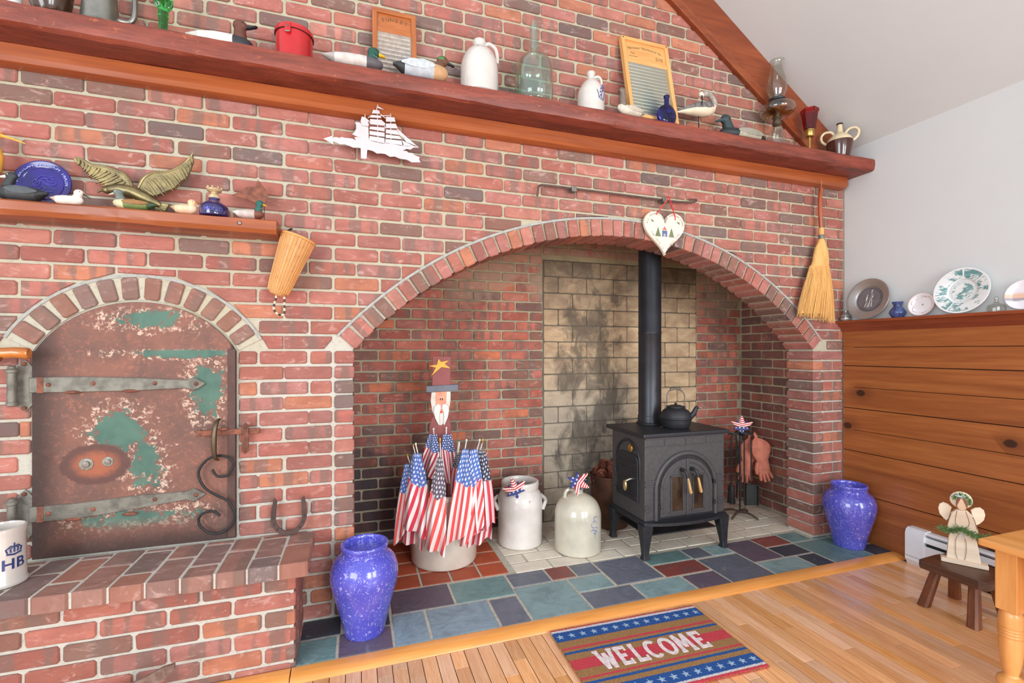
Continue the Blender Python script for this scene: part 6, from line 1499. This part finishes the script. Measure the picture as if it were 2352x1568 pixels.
for pts in ([(.05, -.012), (.02, -.012), (-.005, -.008), (-.05, -.002)], [(.02, -.012), (.0, -.016), (-.05, -.018)], [(.018, .012), (-.01, .016), (-.03, .014), (-.05, .022)], [(.01, .016), (.018, .012)], [(-.012, .014), (-.03, .002), (-.052, .006)], [(.04, -.012), (.02, -.02), (.01, -.018)], [(-.02, -.022), (-.02, -.04)]):
    q.tube([(x, y, .0008) for x, y in smooth_prof(pts, 3)], .0045, 6)
q.ell((.055, -.013, .001), (.007, .006, .003), 8, 6); q.ell((.026, .012, .001), (.006, .005, .003), 8, 6)
q.obj('figures', PEWP, t, smooth=True)
def teal_mat():
    t = NT('teal_transfer'); c = t.coord(); s = t.sep(c); x, y = s[0], s[1]
    r = t.math('SQRT', t.math('ADD', t.math('MULTIPLY', x, x), t.math('MULTIPLY', y, y))); th = t.math('ARCTAN2', y, x)
    st = t.vmul(c, (2.4, 1, 1)); n1 = t.noise(st, 38, 5, .65, .6); n2 = t.noise(c, 17, 3, .5, .4)
    pic = t.math('MULTIPLY', t.step(t.math('ADD', t.math('MULTIPLY', n1, .5), t.math('MULTIPLY', n2, .5)), .47, .54), t.math('MULTIPLY_ADD', n1, .9, .35), clamp=True)
    seg = t.math('ABSOLUTE', t.math('SUBTRACT', t.math('FRACT', t.math('DIVIDE', th, 2 * PI / 7)), .5))
    gap = t.math('GREATER_THAN', seg, .455)
    def rng_(a, b): return t.math('MULTIPLY', t.math('GREATER_THAN', r, a), t.math('LESS_THAN', r, b))
    outer = t.math('MULTIPLY', rng_(.068, .116), t.math('SUBTRACT', 1.0, gap))
    area_ = t.math('ADD', outer, rng_(0, .046), clamp=True)
    ln = t.math('ADD', t.math('ADD', rng_(.048, .049), rng_(.0585, .0595)), rng_(.0625, .063), clamp=True)
    dash = t.math('MULTIPLY', rng_(.0515, .0555), t.math('GREATER_THAN', t.noise(t.vmul(c, (1, 1, 1)), 240, 1), .52))
    m = t.math('MAXIMUM', t.math('MULTIPLY', pic, area_), t.math('MULTIPLY', t.math('MAXIMUM', ln, dash), .65))
    return t.out(t.mix(m, C(232, 236, 238), C(40, 132, 132)), .15, 0, Coat_Weight=.6)
plate('souvenir_plate', 'large white souvenir plate printed with teal green scenes', -.672, .122, plate_prof(.122, .52, .08), teal_mat())
def floral():
    t = NT('floral_china'); c = t.coord(); s = t.sep(c); x, y = s[0], s[1]
    r = t.math('SQRT', t.math('ADD', t.math('MULTIPLY', x, x), t.math('MULTIPLY', y, y))); th = t.math('ARCTAN2', y, x)
    wv = t.math('ADD', t.math('MULTIPLY', t.math('SINE', t.math('MULTIPLY', th, 6.0)), .0045), .05)
    g = t.step(t.math('ABSOLUTE', t.math('SUBTRACT', r, wv)), .0026, .0008)
    g = t.math('MULTIPLY', g, t.step(t.noise(c, 90, 2), .42, .55))
    col = t.mix(t.math('MULTIPLY', g, .8), C(238, 236, 242), C(150, 116, 90))
    col = t.mix(t.math('MULTIPLY', t.step(r, .062, .066), .75), col, C(206, 164, 146))
    col = t.mix(t.step(r, .007, .003), col, C(170, 150, 130))
    return t.out(col, .15, 0, Coat_Weight=.6)
plate('floral_plate', 'small white china plate with gilt floral rim beside the little blue vase', -.478, .067, plate_prof(.067, .66, .1), floral())
def sunset():
    t = NT('painted_china'); c = t.coord(); s = t.sep(c); n = t.noise(t.vmul(c, (1, .3, 1)), 30, 3)
    x = t.math('ADD', s[0], t.math('MULTIPLY_ADD', n, .02, -.01))
    b = t.math('MULTIPLY', t.step(x, -.03, -.005), t.step(x, .02, .0)); d = t.math('MULTIPLY', t.step(x, -.03, -.02), t.step(x, -.008, -.016))
    col = t.mix(t.math('MULTIPLY', b, .8), C(236, 234, 242), C(234, 184, 150)); col = t.mix(t.math('MULTIPLY', d, .7), col, C(130, 134, 150))
    return t.out(col, .12, 0, Coat_Weight=.6)
plate('landscape_plate', 'white china plate painted with a soft sunset, right of the cut glass cruet', -.918, .073, plate_prof(.073, .7, .08), sunset())
t = pot('bud_vase', 'little blue glazed vase with flared lip between the plates', 'vase', (3.083, -.355, CAPZ), [(.024, 0), (.027, .002), (.04, .022), (.041, .034), (.03, .054), (.021, .066), (.02, .075), (.028, .092), (.026, .093), (.016, .074), (.02, .062)], mt('blue_studio_glaze', (66, 84, 138), .15, var=.25, scale=30, Coat_Weight=.6), 3, 36)
MB().lathe([(.0245, 0), (.0285, .004), (.029, .008), (.0275, .009)], 36).obj('bare_foot', mt('terracotta_foot', (132, 80, 62), .6), t, smooth=True)
t = pot('pewter_pot', 'tiny squat silver and black pot at the corner end of the panel ledge', 'pot', (3.085, -.04, CAPZ), [(.024, 0), (.028, .003), (.031, .018), (.028, .034), (.018, .046), (.013, .056), (.014, .066), (.01, .067)], mt('silver_glaze', (190, 188, 184), .25, .5, var=.2, scale=40), 3, 32)
MB().lathe([(.0305, .02), (.0312, .022), (.0305, .025), (.03, .0255)], 32).obj('band', BLACK, t, smooth=True)
t = thing('glass_cruet', 'small cut glass cruet on the panel ledge behind the souvenir plate', 'glassware', (3.085, -.812, CAPZ))
q = MB(); q.ring_loft([[(r * (1 + .07 * (j % 2)) * math.cos(2 * PI * j / 24), r * (1 + .07 * (j % 2)) * math.sin(2 * PI * j / 24), z) for j in range(24)] for r, z in ((.03, 0), (.034, .004), (.035, .022), (.028, .034), (.012, .042), (.009, .048))]); q.obj('body', CLR, t)
MB().lathe([(.008, .048), (.006, .056), (.009, .062), (.007, .074), (.002, .078)], 12).obj('stopper', CLR, t, smooth=40)

# ---------------------------------------------------------------- baseboard heater
hx = thing('baseboard_heater', 'white metal baseboard heater along the panelled wall', 'heater', (3.08, -1.4, -.015))
HW = mt('heater_enamel', (222, 224, 230), .35, var=.02)
pr = [(.034, .0), (.034, .21), (-.015, .21), (-.03, .2), (-.038, .18), (-.038, .03), (-.03, .02), (-.02, 0)]
MB().ring_loft([[(x, y, z) for x, z in pr] for y in (.885, .98)]).obj('end_cap', HW, hx, smooth=30)
MB().box(.022, .034, -1.6, .885, .02, .205).obj('back_plate', HW, hx)
MB().box(-.036, -.032, -1.6, .885, .04, .135, .001).obj('front_panel', HW, hx)
MB().ring_loft([[(x, y, z) for x, z in ((.03, .196), (.03, .205), (-.012, .205), (-.024, .197), (-.022, .193), (-.01, .199))] for y in (-1.6, .885)]).obj('top_hood', HW, hx)
MB().ring_loft([[(x, y, z) for x, z in ((-.03, .15), (-.033, .153), (-.024, .182), (-.021, .18))] for y in (-1.6, .885)]).obj('damper_blade', HW, hx)
MB().box(-.02, .02, -1.6, .88, .05, .17).obj('fins', mt('heater_dark', (40, 42, 46), .6), hx)
MB().box(-.039, -.036, .888, .978, .05, .054).obj('seam', mt('heater_seam', (170, 172, 178), .5), hx)
# ---------------------------------------------------------------- stool and angel
so = thing('milking_stool', 'low dark worn wooden stool with four splayed legs by the heater', 'stool', (2.735, -.862, -.015))
DKW = wood('stool_wood', (104, 66, 46), (70, 44, 32), .45, axis=1, fine=50, dark=(44, 30, 24)); LGW = wood('stool_leg_wood', (128, 74, 44), (92, 50, 30), .4, axis=2, fine=50)
tp = [(-.122, -.115), (-.105, -.14), (.105, -.14), (.125, -.12), (.128, .1), (.105, .128), (.02, .136), (-.1, .128), (-.124, .108)]
m = MB().prism(tp, 0, .036, .008); q = MB(); q.add([(x, z, .2155 - y) for x, y, z in m.v], m.f); q.obj('seat', DKW, so)
for sx in (-1, 1):
    for sy in (-1, 1):
        a = Vector((sx * .062, sy * .072, .185)); b = Vector((sx * .115, sy * .098, 0)); w = .021
        MB().ring_loft([[(p.x + u_ * w * k, p.y + v_ * w * k, p.z) for u_, v_ in ((-1, -.6), (-.6, -1), (.6, -1), (1, -.6), (1, .6), (.6, 1), (-.6, 1), (-1, .6))] for p, k in ((a, .85), (b, 1.05))]).obj('leg', LGW, so)
ag = thing('wooden_angel', 'whitewashed wooden angel with wings and a pine garland, standing on the stool', 'figurine', (2.757, -.846, .2015), rz=R(-57.3))
WW = wood('whitewashed_wood', (240, 226, 206), (222, 202, 178), .7, axis=0, fine=50, dark=(196, 170, 144))
AX = lambda cx: (cx - 715) * .000194; AZ = lambda cy: (1415 - cy) * .000265
AP = lambda pts: [(AX(x), AZ(y)) for x, y in pts]
MB().box(AX(310), AX(1160), -.022, .026, 0, .02, .004).obj('base', WW, ag)
MB().prism(AP([(415, 1345), (1035, 1345), (960, 950), (915, 840), (490, 840), (455, 950)]), -.009, .009, .002).obj('skirt', WW, ag)
MB().prism(AP([(430, 800), (445, 700), (500, 520), (600, 440), (790, 440), (890, 520), (960, 700), (985, 800), (920, 860), (480, 860)]), -.0105, .0085, .002).obj('torso', WW, ag)
MB().prism(AP([(690 + 210 * math.cos(2 * PI * i / 24), 275 + 150 * math.sin(2 * PI * i / 24)) for i in range(24)]), .009, .017, .002).obj('halo', WW, ag)
MB().prism(AP([(690 + 100 * math.cos(2 * PI * i / 20), 335 + 115 * math.sin(2 * PI * i / 20)) for i in range(20)]), -.013, .009, .003).obj('head', mt('angel_face', (222, 188, 156), .7, var=.08), ag)
HAIR = mt('angel_hair', (128, 84, 62), .7, var=.1)
for sg in (-1, 1): MB().prism(AP([(690 + sg * 12, 215), (690 + sg * 70, 240), (690 + sg * 108, 320), (690 + sg * 100, 390), (690 + sg * 70, 330)]), -.016, -.0125, .001).obj('hair', HAIR, ag)
for sg, nm in ((-1, 'l'), (1, 'r')):
    MB().prism(AP([(690 + sg * x, y) for x, y in ((170, 430), (240, 380), (330, 360), (400, 400), (425, 480), (400, 580), (330, 650), (270, 690), (230, 650))]), .0095, .0175, .002).obj('wing', WW, ag)
WIRE = mt('drawn_line', (120, 92, 76), .7)
q = MB()
for pts in ([(610, 450), (580, 600), (580, 680), (640, 745), (720, 755), (800, 720), (825, 640), (790, 520), (760, 450)], [(500, 520), (450, 650), (440, 720)], [(890, 530), (930, 620), (960, 740)]): q.tube([(AX(x), -.0112, AZ(y)) for x, y in smooth_prof(pts, 3)], .0009, 5)
for pts in ([(660, 850), (590, 960), (580, 1120), (590, 1260), (620, 1320)], [(690, 850), (755, 960), (775, 1100), (760, 1260), (740, 1320)]): q.tube([(AX(x), -.0112, AZ(y)) for x, y in smooth_prof(pts, 3)], .0009, 5)
q.obj('drawn_lines', WIRE, ag)
FIR = mt('fir_green', (126, 156, 98), .6, var=.3, scale=80, rgb2=(78, 112, 66))
def garland(path, n, l, seed):
    rg = random.Random(seed); q = MB(); q.tube(path, .0015, 5)
    for i in range(n):
        f = rg.random() * (len(path) - 1); k = int(f); a, b = Vector(path[k]), Vector(path[min(k + 1, len(path) - 1)]); p = a.lerp(b, f - k); d = (b - a).normalized() if (b - a).length > 0 else Vector((1, 0, 0))
        v = Vector((rg.gauss(0, 1), rg.gauss(-.3, .7), rg.gauss(0, 1))); v = (v.normalized() + d * .7).normalized() * l * rg.uniform(.6, 1.1)
        q.tube([tuple(p), tuple(p + v)], [.0015, .0005], 3)
    return q
gp = [(lerp(-.088, .086, i / 12), -.016, .16 - .01 * math.sin(i * .8) + .006 - .012 * i / 12) for i in range(13)]
tag(garland(gp, 520, .026, 1).obj('garland', FIR, ag), kind='stuff')
wp = [(AX(690 + 150 * math.cos(a)), -.002, AZ(290 - 120 * math.sin(a))) for a in [lerp(-.4, PI - .5, i / 12) for i in range(13)]]
tag(garland(wp, 260, .016, 2).obj('wreath', FIR, ag), kind='stuff')
q = MB()
for sg in (-1, 1): q.tube([(AX(660), -.014, AZ(200)), (AX(660 + sg * 50), -.02, AZ(150)), (AX(660 + sg * 90), -.018, AZ(180)), (AX(662), -.014, AZ(202))], .0025, 6)
q.tube([(AX(680), -.022, AZ(850)), (AX(640), -.024, AZ(920))], .002, 5); q.tube([(AX(680), -.022, AZ(850)), (AX(730), -.024, AZ(930))], .002, 5)
q.obj('ribbon_bow', mt('pale_ribbon', (206, 216, 226), .5), ag, smooth=True)
# ---------------------------------------------------------------- side table (only its corner is in view)
tb = thing('side_table', 'honey pine side table with turned legs and small drawers', 'table', (2.3, -1.62, -.015))
HP = wood('honey_pine', (228, 164, 96), (206, 136, 70), .35, axis=1, fine=40, coat=.25); HPZ = wood('honey_pine_leg', (228, 164, 96), (206, 136, 70), .35, axis=2, fine=40, coat=.25)
MB().box(-.33, .33, -.33, .32, .588, .612, .008).obj('top', HP, tb)
for sx in (-1, 1):
    for sy in (-1, 1):
        x, y = sx * .27, sy * .262
        lg_ = MB().box(x - .028, x + .028, y - .028, y + .028, .39, .588, .003).obj('leg', HPZ, tb)
        MB().lathe(smooth_prof([(.024, .39), (.03, .375), (.031, .34), (.029, .335), (.032, .33), (.029, .325), (.032, .32), (.029, .315), (.032, .31), (.029, .305), (.03, .29), (.028, .24), (.022, .2), (.018, .18), (.032, .168), (.036, .15), (.03, .135), (.018, .125), (.017, .115), (.028, .105), (.032, .09), (.024, .07), (.018, .05), (.016, .0)], 3), 28, (x, y)).obj('turning', HPZ, lg_, smooth=60)
MB().box(-.25, .25, -.24, .24, .39, .588).obj('case', HP, tb)
for z0, z1 in ((.495, .58), (.4, .485)):
    d_ = MB().box(-.262, -.25, -.225, .225, z0, z1, .003).obj('drawer', HP, tb)
    MB().box(-.267, -.261, -.2, .2, z0 + .018, z1 - .018, .004).obj('raised_panel', HP, d_)
    q = MB(); q.M = Matrix.Rotation(-PI / 2, 4, 'Y'); q.lathe([(.006, 0), (.006, .01), (.013, .018), (.01, .026), (.002, .028)], 16).obj('knob', HPZ, d_, smooth=True, loc=(-.266, 0, (z0 + z1) / 2))
MB().box(-.245, .245, .24, .25, .4, .585, .002).obj('apron', HP, tb)
# ---------------------------------------------------------------- welcome mat
def mat_mat():
    t = NT('coir_mat'); c = t.coord(); s = t.sep(c)
    n = t.noise(t.vmul(c, (1, 1, 1)), 260, 2, .6); e = t.math('MULTIPLY_ADD', n, .012, -.006)
    v = t.math('ADD', t.math('SUBTRACT', .5, t.math('DIVIDE', s[1], .455)), t.math('DIVIDE', e, .455)); u = t.math('ADD', s[0], e)
    col = t.mix(t.step(n, .3, .7), C(188, 144, 92), C(150, 106, 62))
    def band(col, a, b, rgb): return t.mix(t.math('MULTIPLY', t.math('GREATER_THAN', v, a), t.math('LESS_THAN', v, b)), col, rgb)
    RED, BLU, WHT = C(214, 66, 80), C(30, 86, 162), C(226, 222, 226)
    for a, b, rgb in ((-1, .02, RED), (.02, .05, WHT), (.05, .19, BLU), (.285, .315, RED), (.345, .375, BLU), (.455, .585, RED), (.68, .705, RED), (.735, .765, BLU), (.82, .95, BLU), (.95, .975, WHT), (.975, 2, RED)): col = band(col, a, b, rgb)
    for vc in (.12, .885):
        fx = t.math('MULTIPLY', t.math('SUBTRACT', t.math('FRACT', t.math('DIVIDE', u, .0525)), .5), .0525 / .019)
        fy = t.math('DIVIDE', t.math('MULTIPLY', t.math('SUBTRACT', vc, v), .455), .019)
        col = t.mix(star_nodes(t, fx, fy), col, C(176, 204, 230))
    t.bump(n, 1.0, .01)
    return t.out(col, .95)
mm = thing('welcome_mat', 'coir doormat with red and blue bands, stars and the word WELCOME', 'doormat', (1.168, -.64, -.0148), rz=R(-1.6))
MB().box(-.368, .368, -.2275, .2275, 0, .011, .003).obj('pile', mat_mat(), mm)
rg = random.Random(12); q = MB()
for i in range(1500):
    side = rg.random() < .62; 
    if side: x, y = rg.uniform(-.368, .368), rg.choice((-.2275, .2275)); d = (rg.gauss(0, .003), (1 if y > 0 else -1) * rg.uniform(.001, .006))
    else: x, y = rg.choice((-.368, .368)), rg.uniform(-.2275, .2275); d = ((1 if x > 0 else -1) * rg.uniform(.001, .006), rg.gauss(0, .003))
    q.tube([(x, y, .004), (x + d[0], y + d[1], rg.uniform(.004, .013))], .0007, 3)
tag(q.obj('edge_fibres', mt('coir', (182, 136, 84), .95, var=.2), mm), kind='stuff')
MWH = mt('mat_white', (236, 220, 222), .95, bump=.5, scale=60)
def bar(x0, y0, x1, y1, w):
    d = Vector((x1 - x0, y1 - y0)); n = Vector((-d.y, d.x)).normalized() * w / 2
    return [(x0 + n.x, y0 + n.y), (x1 + n.x, y1 + n.y), (x1 - n.x, y1 - n.y), (x0 - n.x, y0 - n.y)]
def letter(ch):
    w, h, s = .056, .112, .017
    if ch == 'W': return [bar(0, h, .016, 0, s), bar(.016, 0, .03, h * .8, s), bar(.03, h * .8, .046, 0, s), bar(.046, 0, .062, h, s), bar(-.012, h - .005, .012, h - .005, .01), bar(.05, h - .005, .074, h - .005, .01)]
    if ch == 'M': return [bar(.004, 0, .008, h, s), bar(.008, h, .031, .03, s), bar(.031, .03, .054, h, s), bar(.054, h, .058, 0, s), bar(-.008, .005, .016, .005, .01), bar(.046, .005, .07, .005, .01)]
    if ch == 'E': return [bar(.01, 0, .01, h, s), bar(0, .009, .05, .009, s), bar(0, h - .009, .05, h - .009, s), bar(.01, h / 2, .04, h / 2, s), bar(.046, 0, .046, .03, .009), bar(.046, h - .03, .046, h, .009)]
    if ch == 'L': return [bar(.01, 0, .01, h, s), bar(0, .009, .052, .009, s), bar(.048, 0, .048, .03, .009), bar(0, h - .005, .022, h - .005, .01)]
    a0, a1 = (0, 2 * PI) if ch == 'O' else (R(48), R(312))
    out = []; cx, cy, rx, ry_ = .03, h / 2, .026, h / 2 - s / 2
    for i in range(22):
        p, q_ = lerp(a0, a1, i / 22), lerp(a0, a1, (i + 1.08) / 22)
        out.append(bar(cx + rx * math.cos(p), cy + ry_ * math.sin(p), cx + rx * math.cos(q_), cy + ry_ * math.sin(q_), s))
    return out
x = -.262
for ch in 'WELCOME':
    q = MB()
    for j_, pl_ in enumerate(letter(ch)):
        m = MB().prism(pl_, 0, .002); q.add([(x_, z_, .0135 - y_ - .0001 * j_) for x_, y_, z_ in m.v], m.f)
    q.obj('lettering', MWH, mm, loc=(x + (.012 if ch == 'W' else 0), -.066, 0))
    x += {'W': .092, 'E': .068, 'L': .064, 'C': .07, 'O': .074, 'M': .084}[ch]
